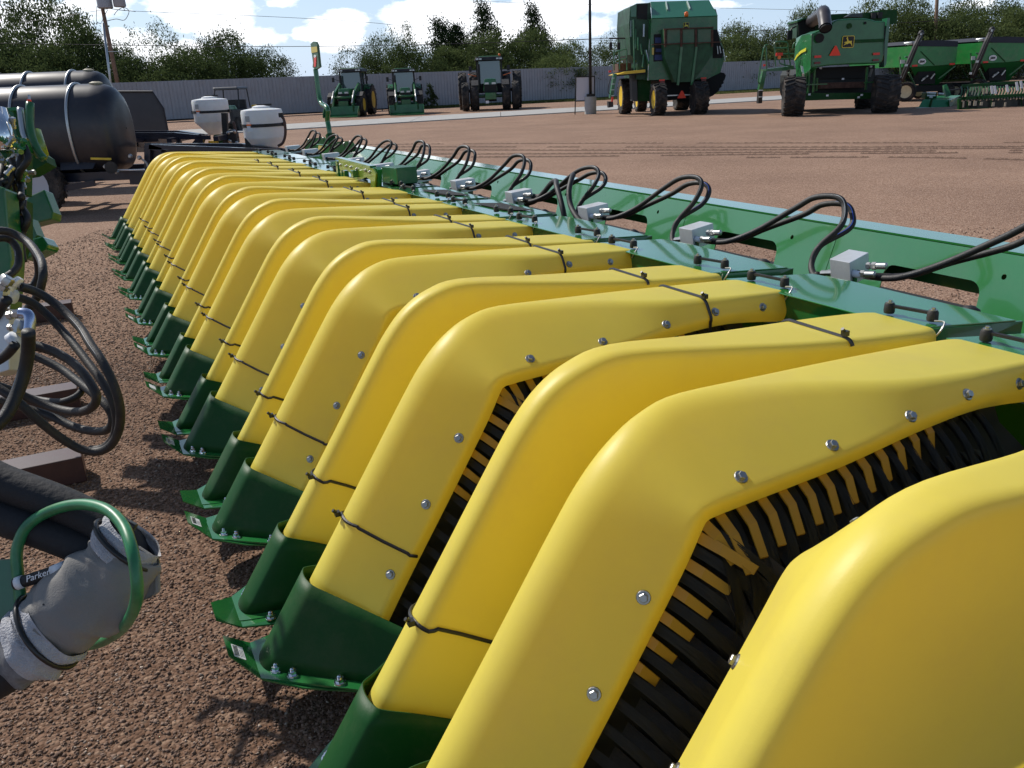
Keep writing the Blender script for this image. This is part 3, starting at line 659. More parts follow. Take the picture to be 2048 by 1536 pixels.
for j in range(7):
    v0 = .168+.0*j; mbk.add([up((.325+.008*j, .148, .024+(.215-.148)*.74+.0022), 1), up((.329+.008*j, .148, .024+(.215-.148)*.74+.0022), 1), up((.329+.008*j, .161, .024+(.215-.161)*.74+.0022), 1), up((.325+.008*j, .161, .024+(.215-.161)*.74+.0022), 1)], [(0, 1, 2, 3)])
for j in range(3): mbk.add([up((.32, .164+.004*j, .064-.003*j), 1), up((.36, .164+.004*j, .064-.003*j), 1), up((.36, .1652+.004*j, .063-.003*j), 1), up((.32, .1652+.004*j, .063-.003*j), 1)], [(0, 1, 2, 3)])
PRN = mesh('printed_lines', mbk, TIE)
# tuft of bristles + bat strip, in E-local frame: x along edge, y inward (gap), z up
def tuft_mb(seed, long=1.0):
    r = random.Random(seed); mb = MB(); bend = r.uniform(.9, 1.2)
    cv = lambda x, t, e: Vector((x*(1-.1*t)+.038*t*t, .175*t*long, -.012-.022*t-.055*t*t*bend+e))
    for lay in range(3):          # ribbon core of packed filaments
        pts = [[cv(x*(1-.12*lay), t/6, -.003*lay) for x in (-.0095, 0, .0095)] for t in range(7)]
        for i in (1, 3, 5): pts[i][1] += Vector((0, 0, .0012))
        mb.grid(pts)
    for i in range(60):
        x = r.uniform(-.0105, .0105); w_ = r.uniform(.00025, .0006); sp = r.gauss(0, .007); L_ = r.uniform(.6, 1.18); e = r.uniform(.0005, .004)
        pts = [cv(x, L_*t/5, e)+Vector((sp*(t/5)**2, 0, r.uniform(-.001, .001))) for t in range(6)]
        for j in range(5):
            a, b = pts[j], pts[j+1]; o = len(mb.v); mb.v += [a+Vector((-w_, 0, 0)), a+Vector((w_, 0, 0)), b+Vector((w_, 0, 0)), b+Vector((-w_, 0, 0))]; mb.f.append((o, o+1, o+2, o+3))
    return mb
TUF = [mesh('brush_tuft', tuft_mb(s), BRS) for s in range(5)]
BAT = mesh('bat_strip', MB().prism([(-.013, .0, -.022), (.013, .0, -.022), (.016, .06, -.030), (.026, .125, -.060), (.004, .128, -.060), (-.009, .06, -.030)], (0, 0, -.004)), mat('yellow_bat', (.40, .22, .015), .5))
SLT = mesh('rubber_slat', MB().prism([(-.018, 0, -.07), (.018, 0, -.07), (.03, .12, -.085), (.055, .24, -.12), (.02, .245, -.122), (-.006, .12, -.087)], (0, 0, -.005)), BLK)
NU = 12; JR = random.Random(21)
def unit(k):
    ds = K*(cu(k)-RS); base = Vector((-K*RN, ds, 0))
    for sg in (1, -1):
        if k < 0: continue
        dvd = link('row_divider', DM[sg], header, base+Vector((0, 0, .022 if (k == 0 and sg < 0) else 0))+Vector((JR.uniform(-.004, .004), JR.uniform(-.004, .004), JR.uniform(-.003, .003))), (JR.uniform(-.006, .006), JR.uniform(-.003, .003), JR.uniform(-.004, .004)))
        side = 'far' if sg > 0 else 'near'
        o = link('sheath', SH[sg], dvd); md = o.modifiers.new('thick', 'SOLIDIFY'); md.thickness = .004; md.offset = 1
        link('shoe', SHOE[sg], dvd); link('flange', FLG[sg], dvd)
        if k <= 7:
            for q in (SB[sg] if k < 5 else SB[sg][:2]): link('shoe_bolt', q, dvd)
            for q in BOLTM[sg]: link('bolt', q, dvd)
        else:
            for q in BOLTM[sg][5:]: link('bolt', q, dvd)
        if 0 < k <= 9:
            for q in TIEM[sg]: link('cable_tie', q, dvd)
        if sg > 0 and k <= 6: link('sticker', STK[1], dvd); (link('printed_lines', PRN, dvd) if k < 4 else None)
    # brushes, only where the gap can be looked into
    if k <= 4:
        br = link('brush_row', mesh('brush_row', MB().box((0, 0, -5), (.001, .001, .001)), BRS), header) if False else None
        bp = MB(); u0_, u1_ = .3, 10.6; path = []
        for i in range(81):
            s_ = section(u0_+(u1_-u0_)*i/80); path.append(s_[-5])
        # dark back plate under the edge
        rows = [[up(q, 1)+base+Vector((.02, .03, -.02)) for q in path], [up(q, 1)+base+Vector((.07, .03, -.10)) for q in path], [up(q, 1)+base+Vector((.13, -K*.06, -.20)) for q in path], [up(q, 1)+base+Vector((.15, -K*.18, -.24)) for q in path], [up(Vector((-q.x, q.y, q.z)), 1)+base+Vector((.08, -.02, -.13)) for q in path]]
        bp.grid(rows); br = part('brush_housing', bp, DARK, header, local=True, smooth=True)
        L_ = 0; nxt = .02; cnt = 0
        for i in range(1, len(path)):
            a, b = up(path[i-1], 1)+base, up(path[i], 1)+base; seg = (b-a).length
            while L_+seg > nxt:
                t = (nxt-L_)/seg; P = a.lerp(b, t); X = (b-a).normalized(); s_ = section(u0_+(u1_-u0_)*(i-1+t)/80)
                Y = Vector((0, -1, 0)); Y = (Y-X*Y.dot(X)).normalized(); Z = X.cross(Y)
                if Z.z < 0: Z = -Z; X = -X
                # lean the strip downward into the gap
                Y2 = (Y*.93 - Z*.36).normalized(); Z2 = X.cross(Y2)
                M4 = Matrix((X, Y2, Z2)).transposed().to_4x4(); M4.translation = P - Z2*.040 + Vector((0, .012, 0))
                if cnt % 2 == 0: 
                    o = link('brush_tuft', random.choice(TUF), br); o.matrix_local = M4
                    if k <= 2: o = link('rubber_slat', SLT, br); o.matrix_local = M4
                elif .17 < (i-1+t)/80 < .88 and not .385 < (i-1+t)/80 < .435:
                    f_ = (i-1+t)/80; e_ = (.6 if .36 < f_ < .47 else 1)*max(.1, min(1, (f_-.15)/.2, (.90-f_)/.34)); o = link('bat_strip', BAT, br); o.matrix_local = M4 @ Matrix.Translation((0, 0, .022)) @ Matrix.Diagonal((.85, .3+.75*e_, 1, 1))
                cnt += 1; nxt += .0275
            L_ += seg
    # rear cover plate
    pl = [(.446, 2.140, .957), (.30, 2.44, .962), (.133, 2.46, .962), (-.497, 2.461, .958), (-.411, 2.252, .955), (-.374, 2.158, .953)]
    mb = MB(); top = [up(p, 1)+base for p in pl]
    # subdivided, slightly crowned plate
    mb.prism([q for q in top], (0, 0, -.005))
    cp = part('cover_plate', mb, BEAM, header, local=True, bevel=.0015)
    mb = MB()
    q0, q1, q2 = up((-.374, 2.166, .948), 1)+base, up((-.411, 2.256, .950), 1)+base, up((-.497, 2.461, .953), 1)+base
    mb.prism([q0+Vector((.0, -.012, 0)), q2+Vector((0.02, -.008, 0)), q2+Vector((.02, -.008, -.10)), q0+Vector((-.08, -.008, -.13))], (0, .008, 0))
    mb.prism([up((.435, 2.165, .950), 1)+base, up((-.36, 2.175, .946), 1)+base, up((-.36, 2.175, .83), 1)+base, up((.435, 2.165, .85), 1)+base], (.008, 0, 0))
    part('side_channel', mb, GRN, header, local=True)
    for (a, b) in (((.36, 2.190), (.205, 2.205)), ((-.238, 2.215), (-.372, 2.243))):
        A, B = up((a[0], a[1], .962), 1)+base, up((b[0], b[1], .962), 1)+base; mb = MB()
        for q in (A, B): mb.lathe([(.0145, 0), (.016, .006), (.015, .026), (.012, .031)], q, (0, 0, 1), 12)
        mb.beam(A+Vector((0, 0, .022)), B+Vector((0, 0, .022)), .012, .008)
        l_ = part('latch', mb, BLK, header, local=True, auto=50)
        if k < 7:
            for q in (A, B): mb = MB(); mb.lathe([(.011, .031), (.011, .033)], q, (0, 0, 1), 10); mb.lathe([(.006, .033), (.006, .039)], q, (0, 0, 1), 6); part('screw', mb, STL, l_, local=True)
            q = B+Vector((-.01, -.015, .004)); mb = MB().tube(smoothpath([q, q+Vector((.0, -.03, .004)), q+Vector((-.02, -.04, -.01)), q+Vector((-.03, -.03, -.035))], 4), .0028, 6); part('hook', mb, STL, l_, local=True)
    # valve block on a small bracket
    zt = 1.0; c = [up((ds_, n_, z_), 1)+base for ds_, n_, z_ in ((.325, 2.556, 1.0), (.232, 2.562, 1.0), (.33, 2.777, 1.0), (.42, 2.777, 1.0))]
    c = [c[0], c[1], c[1]+(c[3]-c[0])*.92, c[0]+(c[3]-c[0])*.92]
    dn = Vector((.012, -.006, -.088)); mb = MB(); mb.add(c+[q+dn for q in c], [(0, 1, 2, 3), (7, 6, 5, 4), (0, 4, 5, 1), (1, 5, 6, 2), (2, 6, 7, 3), (3, 7, 4, 0)])
    vb = part('valve_block', mb, ALU, header, local=True, bevel=.0015)
    mb = MB(); mb.box((c[0]+c[1])/2+Vector((.035, .0, -.105)), (.012, .10, .12)); mb.box((c[0]+c[1])/2+Vector((.03, 0, -.14)), (.1, .12, .008)); part('bracket', mb, GRN, header, local=True)
    F = []
    if k < 9:
        for (dx, dz) in ((.03, -.045), (.085, -.022)):
            q = c[1]+Vector((dx*1.0, -.002, dz)); dr = Vector((.25, -1, .12)).normalized(); mb = MB()
            mb.lathe([(.011, 0), (.013, .002), (.013, .014), (.010, .016), (.009, .02), (.014, .021), (.014, .036), (.010, .038)], q, dr, 6); mb.lathe([(.012, .038), (.0125, .072), (.010, .074)], q, dr, 14)
            part('hose_fitting', mb, STL, vb, local=True, auto=40); F.append(q+dr*.07)
            q2 = c[0]+Vector((dx*.9, .002, dz-.01)); dr = Vector((-.1, 1, -.2)).normalized(); mb = MB(); mb.lathe([(.011, 0), (.013, .02), (.010, .022), (.011, .05)], q2, dr, 8); part('hose_fitting', mb, STL, vb, local=True, auto=40)
        for j in (0, 1): q = c[0].lerp(c[1], .3+.4*j)+Vector((-.002, 0, -.098)); mb = MB(); hexbolt(mb, q+Vector((.028, 0, 0)), (-1, 0, 0), .009, .008, .012); part('bolt', mb, STL, vb, local=True)
for k in range(NU): unit(k)
# hoses linking neighbouring blocks
HB = []
for k in range(-1, 11):
    r = random.Random(k*3+5); b0 = cu(k); up0 = r.uniform(-.02, .025); sh = r.uniform(-.04, .04)
    if k == 7: up0 -= .02
    for j, (dn_, dz_, hr) in enumerate(((0, 0, 1.0), (.05, -.035, .93))):
        path = [(1.215-.01*j, 2.60+.045*(1-j), .945+.012*j), (1.15, 2.60+.045*(1-j), .940+.012*j), (1.03, 2.66+dn_, .955), (.90, 2.72+dn_, 1.02), (.72, 2.76+dn_, 1.135*1+dz_), (.60+sh, 2.78+dn_, 1.195+dz_+up0), (.50+sh, 2.80+dn_, 1.205+dz_+up0), (.455+sh, 2.80+dn_, 1.17+dz_+up0), (.465, 2.76+dn_, 1.09+dz_*.5), (.53, 2.72, 1.0), (.53, 2.68, .93), (.47, 2.64, .895), (.42, 2.60+.04*j, .915)]
        pts = smoothpath([hl(b0+a, n_, z_) for a, n_, z_ in path], 7); mb = MB().tube(pts, .0118, 10); h = part('hydraulic_hose', mb, BLK, header, local=True, smooth=True)
        if k < 7:
            # thin printed line, and pale collars by the fitting
            i0 = 4; mb = MB().tube(pts[i0:i0+5], .0133, 10); part('hose_collar', mb, PAPER, h, local=True, smooth=True)
            side = Vector((-.55, -.45, .7)).normalized()*.0102
            mb = MB().tube([q+side for q in pts[14:60:1]], .0022, 5); part('hose_stripe', mb, (BLUE if j == 1 and k in (0, 1, 2) else GREYP), h, local=True)
# two tall thick black hoses standing up beside the others
for pth in ([(1132, 452, 2.55), (1126, 420, 2.55), (1119, 392, 2.57), (1113, 372, 2.6), (1112, 362, 2.66), (1103, 366, 2.7), (1088, 384, 2.72), (1070, 402, 2.7), (1050, 408, 2.66)], [(1175, 458, 2.55), (1155, 436, 2.55), (1141, 410, 2.57), (1138, 382, 2.6), (1143, 358, 2.66), (1146, 350, 2.74), (1135, 362, 2.82), (1100, 388, 2.82), (1062, 394, 2.76)]):
    part('hydraulic_hose', MB().tube(smoothpath([hl(*hpx(x, y, n=n_)) for x, y, n_ in pth], 7), .0155, 10), BLK, header, local=True, smooth=True)
# rear beam: leaning web with cut-outs, top flange, bottom flange
S0, S1 = -1.2, cu(11)+.9
def webp(s, t): # t 0 bottom..1 top
    return hl(s, 3.17+.13*t, .60+.365*t)
segL = 1.16
def plate_holes(loops, thick, mapf, nrm):
    bm = bmesh.new()
    for lp in loops:
        vs = [bm.verts.new(mapf(*q)) for q in lp]
        for i in range(len(vs)): bm.edges.new((vs[i], vs[(i+1) % len(vs)]))
    bmesh.ops.triangle_fill(bm, use_beauty=True, use_dissolve=True, edges=bm.edges[:])
    g = bmesh.ops.extrude_face_region(bm, geom=bm.faces[:]); bmesh.ops.translate(bm, vec=nrm*thick, verts=[v for v in g['geom'] if isinstance(v, bmesh.types.BMVert)])
    bm.verts.index_update(); mb = MB(); mb.v = [v.co.copy() for v in bm.verts]; mb.f = [tuple(v.index for v in f.verts) for f in bm.faces]; bm.free(); return mb
def roundrect(s0, s1, t0, t1, rs, rt, skew=0, k=5):
    o = []
    for cx_, cy_, a0 in ((s1-rs, t1-rt, 0), (s0+rs, t1-rt, 90), (s0+rs, t0+rt, 180), (s1-rs, t0+rt, 270)):
        for j in range(k+1): a = R(a0+90*j/k); y_ = cy_+rt*math.sin(a); o.append((cx_+rs*math.cos(a)+skew*(t1-y_), y_))
    return o
wn_ = (webp(0, 1)-webp(0, 0)).cross(webp(1, 0)-webp(0, 0)).normalized(); wn_ = wn_ if wn_.x > 0 else -wn_
s = S0; hc = [2.33+segL*i for i in range(-4, 12)]
i = 0
for c_ in hc:
    s0, s1 = c_-segL/2, c_+segL/2
    if s1 < S0 or s0 > S1: continue
    s0 = max(s0, S0); s1 = min(s1, S1); loops = [[(s0, 0), (s1-.004, 0), (s1-.004, 1), (s0, 1)]]
    if c_-.26 > s0 and c_+.26 < s1 and c_ < S1-.8: loops.append(roundrect(c_-.22, c_+.26, .10, .66, .05, .14, skew=-.05)); loops.append([(c_-.30+.011*math.cos(a), .76+.032*math.sin(a)) for a in [j*.785 for j in range(8)]])
    part('beam_web', plate_holes(loops, .006, webp, wn_), BEAM, header, local=True)
mb = MB(); mb.prism([hl(S0, 3.303, .967), hl(S1, 3.303, .967), hl(S1, 3.47, .967), hl(S0, 3.47, .967)], (0, 0, .008)); part('beam_top_flange', mb, BEAM, header, local=True)
mb = MB(); mb.prism([hl(S0, 3.172, .597), hl(S1, 3.172, .597), hl(S1, 3.42, .597), hl(S0, 3.42, .597)], (0, 0, -.008)); part('beam_bottom_flange', mb, GRNM, header, local=True)
for i in range(13): sx_ = S0+.6+i*1.16; mb = MB(); mb.prism([hl(sx_, 3.19, .605), hl(sx_, 3.305, .955), hl(sx_, 3.44, .955), hl(sx_, 3.40, .605)], (0, .008, 0)); part('gusset', mb, GRNM, header, local=True)
mb = MB(); mb.prism([hl(S0, 3.462, .962), hl(S1, 3.462, .962), hl(S1, 3.44, .74), hl(S0, 3.44, .74)], (.006, 0, 0)); part('back_lip', mb, GRNM, header, local=True)
mb = MB().beam(hl(S0, 3.75, .52), hl(S1, 3.75, .52), .09, .09); part('lower_tube', mb, DARK, header, local=True)
mb = MB().beam(hl(S0, 2.30, .74), hl(S1, 2.30, .74), .16, .12); part('tool_bar', mb, GRND, header, local=True)
for k in range(NU): # arms joining the bars
    mb = MB(); mb.beam(hl(cu(k)+.47, 2.30, .74), hl(cu(k)+.47, 3.2, .63), .05, .10); part('arm', mb, GRND, header, local=True)
for k in (1, 4, 7, 10):
    f = hl(cu(k)+.47, 3.0, .6); g_ = Vector((f.x, f.y, 0)); mb = MB(); mb.beam(g_, f, .06); mb.box(g_+Vector((0, 0, .006)), (.16, .16, .012)); part('parking_stand', mb, GRND, header, local=True)
# motor guards: dark discs above the beam gap
for k in range(0, 8):
    q = hl(cu(k)+.62, 2.50, .94); part('motor_cap', MB().lathe([(.03, -.05), (.03, 0), (.022, .012), (.006, .018)], q, (.2, -.1, 1), 14), BLK, header, local=True, smooth=True)
# non-slip pads on some plates
for k in (4, 5, 6):
    base = Vector((-K*RN, K*(cu(k)-RS), 0)); pts = [up(p, 1)+base+Vector((0, 0, .002)) for p in ((.20, 2.26, .962), (.06, 2.40, .963), (-.36, 2.41, .962), (-.20, 2.28, .961))]
    part('grip_pad', MB().prism(pts, (0, 0, .002)), mat('grip_tape', (.02, .02, .022), .9, bump=.5, bscale=600), header, local=True)
# centre bracket (hinge) : olive plate on two legs + green box
def H3(x, y, n_): s_, nn, z_ = hpx(x, y, n=n_); return hl(s_, nn, z_)
n1 = 2.10; zx = lambda x, y: (480+x/7.314, 260+y/7.314)
pts = [(1440, 430), (1950, 570), (1985, 640), (1960, 890), (1920, 890), (1905, 730), (1850, 690), (1700, 745), (1640, 660), (1560, 580), (1470, 590), (1455, 560)]
part('hinge_plate', MB().prism([H3(*zx(*q), n1) for q in pts], (.012, 0, 0)), GLIME, header, local=True)
for q in ((1437, 450, 1462, 740), (1500, 590, 1525, 740), (1545, 590, 1560, 740), (1965, 540, 1965, 890), (2030, 560, 2025, 890)):
    a, b = H3(*zx(q[0], q[1]), n1+.04), H3(*zx(q[2], q[3]), n1+.04); part('hinge_leg', MB().beam(a, b, .035, .05), GRN, header, local=True)
a = H3(*zx(1945, 560), n1+.03); b = H3(*zx(1440, 430), n1+.03); part('hinge_cap', MB().beam(a+Vector((0, 0, .01)), b+Vector((0, 0, .01)), .05, .018), GRN, header, local=True)
for q in ((1475, 510), (1630, 545), (1715, 572), (1900, 615), (1560, 530), (1840, 590)): mb = MB(); hexbolt(mb, H3(*zx(*q), n1)+Vector((-.0015, 0, 0)), (-1, 0, 0), .010, .01, .014); part('bolt', mb, STL, header, local=True)
part('hinge_pin', MB().box(H3(*zx(1680, 640), n1-.02), (.05, .06, .055)), GRN, header, local=True, bevel=.005)
q0 = [H3(*p, 2.22) for p in ((763, 333), (792, 336), (795, 369), (765, 367))]; mb = MB(); mb.prism(q0, (.16, 0, 0)); part('hinge_box', mb, GRNM, header, local=True, bevel=.004)
# end plates + marker arm at far end
def EX(x, y, n_=3.25): return H3(x, y, n_)
for pl_ in ([(609, 292), (617, 278), (646, 274), (652, 281), (656, 300), (640, 330), (612, 316)], [(664, 284), (680, 283), (702, 282), (708, 292), (700, 300), (678, 306), (664, 330), (655, 325)]):
    part('end_plate', MB().prism([EX(*q) for q in pl_], (.02, .0, 0)), GRND, header, local=True)
for q in ((617, 280), (646, 277), (672, 287), (700, 285), (688, 288), (622, 296), (665, 301)): mb = MB(); hexbolt(mb, EX(*q)-Vector((.001, 0, 0)), (-1, -.2, 0), .014, .012, .02); part('bolt', mb, STL, header, local=True)
part('end_box', MB().prism([EX(*q, 3.22) for q in ((633, 288), (660, 290), (655, 325), (630, 320))], (.18, 0, 0)), BEAM, header, local=True, bevel=.006)
part('warning_label', MB().prism([EX(*q, 3.217) for q in ((637, 291), (649, 292), (646, 303), (635, 302))], (.002, 0, 0)), mat('faded_yellow', (.55, .45, .12), .6), header, local=True)
mkp = [(662, 292), (659, 262), (655, 240), (656, 222), (652, 213), (645, 209), (641, 203), (638, 190), (634, 160), (631, 138)]
mk = part('marker_arm', MB().tube(smoothpath([EX(*q, 3.3) for q in mkp], 5), .033, 8), GRN, header, local=True, smooth=True)
part('arm_socket', MB().beam(EX(665, 296, 3.3), EX(660, 268, 3.3), .10), GRND, header, local=True)
pad = [(621, 88), (626, 83), (631, 84), (634, 90), (638, 128), (639, 134), (630, 140), (625, 134), (626, 126)]
part('marker_paddle', MB().prism([EX(*q, 3.30) for q in pad], (.03, 0, 0)), mat('faded_green_paddle', (.06, .13, .07), .5), mk, local=True)
part('reflector_band', MB().prism([EX(*q, 3.296) for q in ((622, 94), (634, 93), (635, 104), (623, 106))], (-.002, 0, 0)), mat('faded_yellow', (.55, .45, .12), .6), mk, local=True)
part('red_reflector', MB().prism([EX(*q, 3.296) for q in ((628, 113), (633, 113), (632, 133), (628, 134))], (-.003, 0, 0)), RED, mk, local=True)
part('white_edge', MB().prism([EX(*q, 3.294) for q in ((627, 112), (630, 109), (633, 112), (630, 116))], (-.003, 0, 0)), PAPER, mk, local=True)

# ================================================================== VEHICLES
def wheel(parent, c, ax, Rr, wd, rim, rimr=.55, lugs=18, lug_h=.045, name='wheel'):
    """tyre with chevron lugs + dished rim; ax = outward axis"""
    ax = Vector(ax).normalized(); c = Vector(c); h = wd/2; mb = MB()
    mb.lathe([(Rr*rimr, -h*.75), (Rr*.80, -h), (Rr*.93, -h*.9), (Rr-lug_h, -h*.6), (Rr-lug_h, h*.6), (Rr*.93, h*.9), (Rr*.80, h), (Rr*rimr, h*.75)], c, ax, 32)
    up_ = Vector((0, 0, 1)); u = (up_-ax*up_.dot(ax)).normalized(); v = ax.cross(u)
    for i in range(lugs):
        for sd in (0, 1):
            a = 2*math.pi*(i+.5*sd)/lugs; da = .75*2*math.pi/lugs
            def q(ang, r, t): return c+(u*math.cos(ang)+v*math.sin(ang))*r+ax*t
            s_ = 1 if sd else -1; r0, r1 = Rr-lug_h*1.2, Rr; wA = .16/Rr*.38
            A = [q(a, r1, 0), q(a+wA, r1, 0), q(a+wA-da*.9, r1*.985, s_*h*.98), q(a-da*.9, r1*.985, s_*h*.98)]; B = [q(a, r0, 0), q(a+wA, r0, 0), q(a+wA-da*.9, r0*.97, s_*h*.98), q(a-da*.9, r0*.97, s_*h*.98)]
            mb.frustum(A, B)
    w_ = part(name, mb, TYR, parent, auto=35)
    mb = MB(); rr = Rr*rimr
    mb.lathe([(rr, h*.78), (rr*1.03, h*.80), (rr*.95, h*.70), (rr*.88, h*.45), (rr*.55, h*.30), (rr*.35, h*.32), (rr*.33, h*.5), (rr*.1, h*.52)], c, ax, 24)
    for i in range(8): a = i*.785; hexbolt(mb, c+(u*math.cos(a)+v*math.sin(a))*rr*.46+ax*h*.34, ax, .018, .02, .026) if False else None
    part('rim', mb, rim, w_, auto=40); return w_
def xf(loc, ang):
    M = Matrix.Rotation(ang, 3, 'Z'); loc = Vector(loc)
    return lambda x, y, z: loc + M @ Vector((x, y, z))
def bxs(mb, T, x0, x1, y0, y1, z0, z1, tx=0, ty=0):
    """box in local frame; tx,ty shrink of the top"""
    A = [T(x0, y0, z0), T(x1, y0, z0), T(x1, y1, z0), T(x0, y1, z0)]; B = [T(x0+tx, y0+ty, z1), T(x1-tx, y0+ty, z1), T(x1-tx, y1-ty, z1), T(x0+tx, y1-ty, z1)]
    return mb.frustum(A, B)
def tractor(loc, ang, label, loader=True, dual=False, sc=1.0, bucket_up=0):
    T0 = xf(loc, ang); T = lambda x, y, z: T0(x*sc, y*sc, z*sc)
    t = thing('tractor', loc, label, 'tractor', 'tractors parked along the fence', rz=ang)
    AX = (T0(1, 0, 0)-T0(0, 0, 0))
    fr, rr_ = (.72, .97) if not dual else (.80, 1.08)
    tf, tr = (.95, 1.0) if not dual else (.88, .98)
    for sx in (-1, 1):
        wheel(t, T(sx*tf, 0, fr), AX*sx, fr*sc, .42*sc, YRIM, .52, 14); wheel(t, T(sx*tr, 2.55, rr_), AX*sx, rr_*sc, .50*sc, YRIM, .55, 16)
        if dual: wheel(t, T(sx*(tf+.56), 0, fr), AX*sx, fr*sc, .40*sc, YRIM, .52, 14); wheel(t, T(sx*(tr+.66), 2.55, rr_), AX*sx, rr_*sc, .50*sc, YRIM, .55, 16)
    # hood
    h = part('hood', bxs(MB(), T, -.40, .40, -.75, 1.45, 1.05, 1.72, .07, .10), GRNM, t, bevel=.05)
    part('hood_vent', bxs(MB(), T, -.24, .24, -.40, .3, 1.70, 1.735, .05, .04), mat('hood_highlight_green', (.03, .20, .09), .3, coat=.6), h)
    part('grille', bxs(MB(), T, -.36, .36, -.80, -.70, .98, 1.42), DARK, t)
    for sx in (-1, 1): part('headlight', bxs(MB(), T, sx*.20-.12, sx*.20+.12, -.785, -.71, 1.43, 1.53, .01, 0), LAMP, h)
    part('front_weight', bxs(MB(), T, -.32, .32, -1.05, -.72, .62, .98, .02, 0), GRNM, t, bevel=.02)
    part('chassis', bxs(MB(), T, -.33, .33, -.6, 3.1, .5, 1.08), DARK, t)
    part('axle', MB().cyl(T(-tr, 2.55, rr_), T(tr, 2.55, rr_), .13*sc), GRNM, t); part('axle', MB().cyl(T(-tf, 0, fr), T(tf, 0, fr), .10*sc), GRNM, t)
    if dual: part('axle', MB().cyl(T(-tr-.8, 2.55, rr_), T(tr+.8, 2.55, rr_), .09*sc), DARK, t)
    # cab
    cab = part('cab', bxs(MB(), T, -.72, .72, 1.5, 3.0, .95, 1.45, -.05, 0), DARK, t, bevel=.02)
    part('windscreen', bxs(MB(), T, -.66, .66, 1.50, 2.95, 1.45, 2.72, .04, .06), GLS, cab, bevel=.02)
    mb = MB()
    for sx in (-1, 1):
        mb2 = MB(); mb2.beam(T(sx*.74, 1.48, 1.4), T(sx*.70, 1.58, 2.75), .085*sc); part('cab_pillar', mb2, BLK, cab)
        mb2 = MB(); mb2.beam(T(sx*.77, 2.95, 1.4), T(sx*.72, 2.90, 2.75), .10*sc); part('cab_pillar', mb2, BLK, cab)
        mb2 = MB(); mb2.beam(T(sx*.70, 1.5, 2.2), T(sx*1.12, 1.35, 2.35), .03*sc); mb2.add([], []); part('mirror_arm', mb2, BLK, cab)
        part('mirror', MB().box(T(sx*1.12, 1.35, 2.30), (.17*sc, .06, .30*sc), rz=ang), BLK, cab, bevel=.02)
        part('fender', MB().prism([T(sx*.72, 1.75, 1.35), T(sx*.72, 2.0, 1.75), T(sx*.72, 2.5, 1.98), T(sx*.72, 3.2, 1.95), T(sx*.72, 3.2, 1.88), T(sx*.72, 2.5, 1.90), T(sx*.72, 2.05, 1.70), T(sx*.72, 1.8, 1.32)], AX*sx*.42*sc), GRNM, t)
        part('front_fender', MB().prism([T(sx*(tf-.2), -.55, fr*1.75), T(sx*(tf-.2), 0, fr*2.1), T(sx*(tf-.2), .5, fr*1.9), T(sx*(tf-.2), .5, fr*1.84), T(sx*(tf-.2), 0, fr*2.04), T(sx*(tf-.2), -.5, fr*1.70)], AX*sx*.4*sc), BLK, t)
    rf = part('roof', bxs(MB(), T, -.86, .86, 1.28, 3.1, 2.74, 2.95, .10, .08), BLK, t, bevel=.05)
    part('roof_cap', bxs(MB(), T, -.62, .62, 1.4, 2.9, 2.94, 2.99, .05, .05), GRNM, rf, bevel=.02)
    for x in (-.68, -.50, .50, .68): part('work_light', bxs(MB(), T, x-.07, x+.07, 1.25, 1.32, 2.79, 2.87), LAMP, rf)
    part('exhaust_stack', MB().cyl(T(-.62, 1.25, 1.2), T(-.62, 1.25, 2.55), .075*sc), BLK, t, auto=40)
    part('seat', bxs(MB(), T, -.25, .25, 2.2, 2.6, 1.2, 1.95), BLK, cab, bevel=.05)
    part('steering_wheel', MB().tube([T(.19*math.cos(a), 1.85+.05*math.sin(a), 1.75+.19*math.sin(a)) for a in [j*.524 for j in range(12)]], .018, 6, closed=True), BLK, cab)
    if dual:
        part('beacon', MB().lathe([(.07, 0), (.07, .12), (.04, .16)], T(.62, 1.6, 2.96), (0, 0, 1), 10), ORG, t, smooth=True)
        for sx in (-1, 1): part('side_light', MB().beam(T(sx*.8, 1.5, 1.9), T(sx*1.25, 1.3, 2.02), .05), ORG, t)
        part('number_plate', bxs(MB(), T, -.30, -.12, -1.10, -1.06, .42, .56), PAPER, t)
    if loader:
        for sx in (-1, 1):
            ln = part('loader_arm', MB().prism([T(sx*.58, 1.35, 1.95), T(sx*.58, 1.0, 2.08), T(sx*.58, -.6, 1.50), T(sx*.58, -1.35, .60), T(sx*.58, -1.2, .50), T(sx*.58, -.5, 1.22), T(sx*.58, 1.2, 1.72)], AX*sx*.11*sc), GRNM, t, bevel=.01)
            part('loader_mast', MB().beam(T(sx*.60, 1.25, .8), T(sx*.60, 1.15, 1.95), .14*sc, .25*sc), GRNM, t)
            part('lift_cylinder', MB().cyl(T(sx*.72, 1.1, 1.1), T(sx*.72, -.35, 1.33), .045*sc), STL, ln, smooth=True)
            part('bucket_cylinder', MB().cyl(T(sx*.66, -.55, 1.58), T(sx*.66, -1.48, .85), .05*sc), STL, ln, smooth=True)
        part('cross_tube', MB().cyl(T(-.6, -.75, 1.2), T(.6, -.75, 1.2), .09*sc), GRNM, t, smooth=True)
        z0 = .04
        bk = part('bucket', MB().prism([T(-1.12, -1.42, z0+.62), T(-1.12, -1.50, z0+.1), T(-1.12, -1.75, z0), T(-1.12, -2.15, z0), T(-1.12, -2.15, z0+.03), T(-1.12, -1.80, z0+.06), T(-1.12, -1.57, z0+.16), T(-1.12, -1.50, z0+.64)], AX*2.24*sc), GRNM, t)
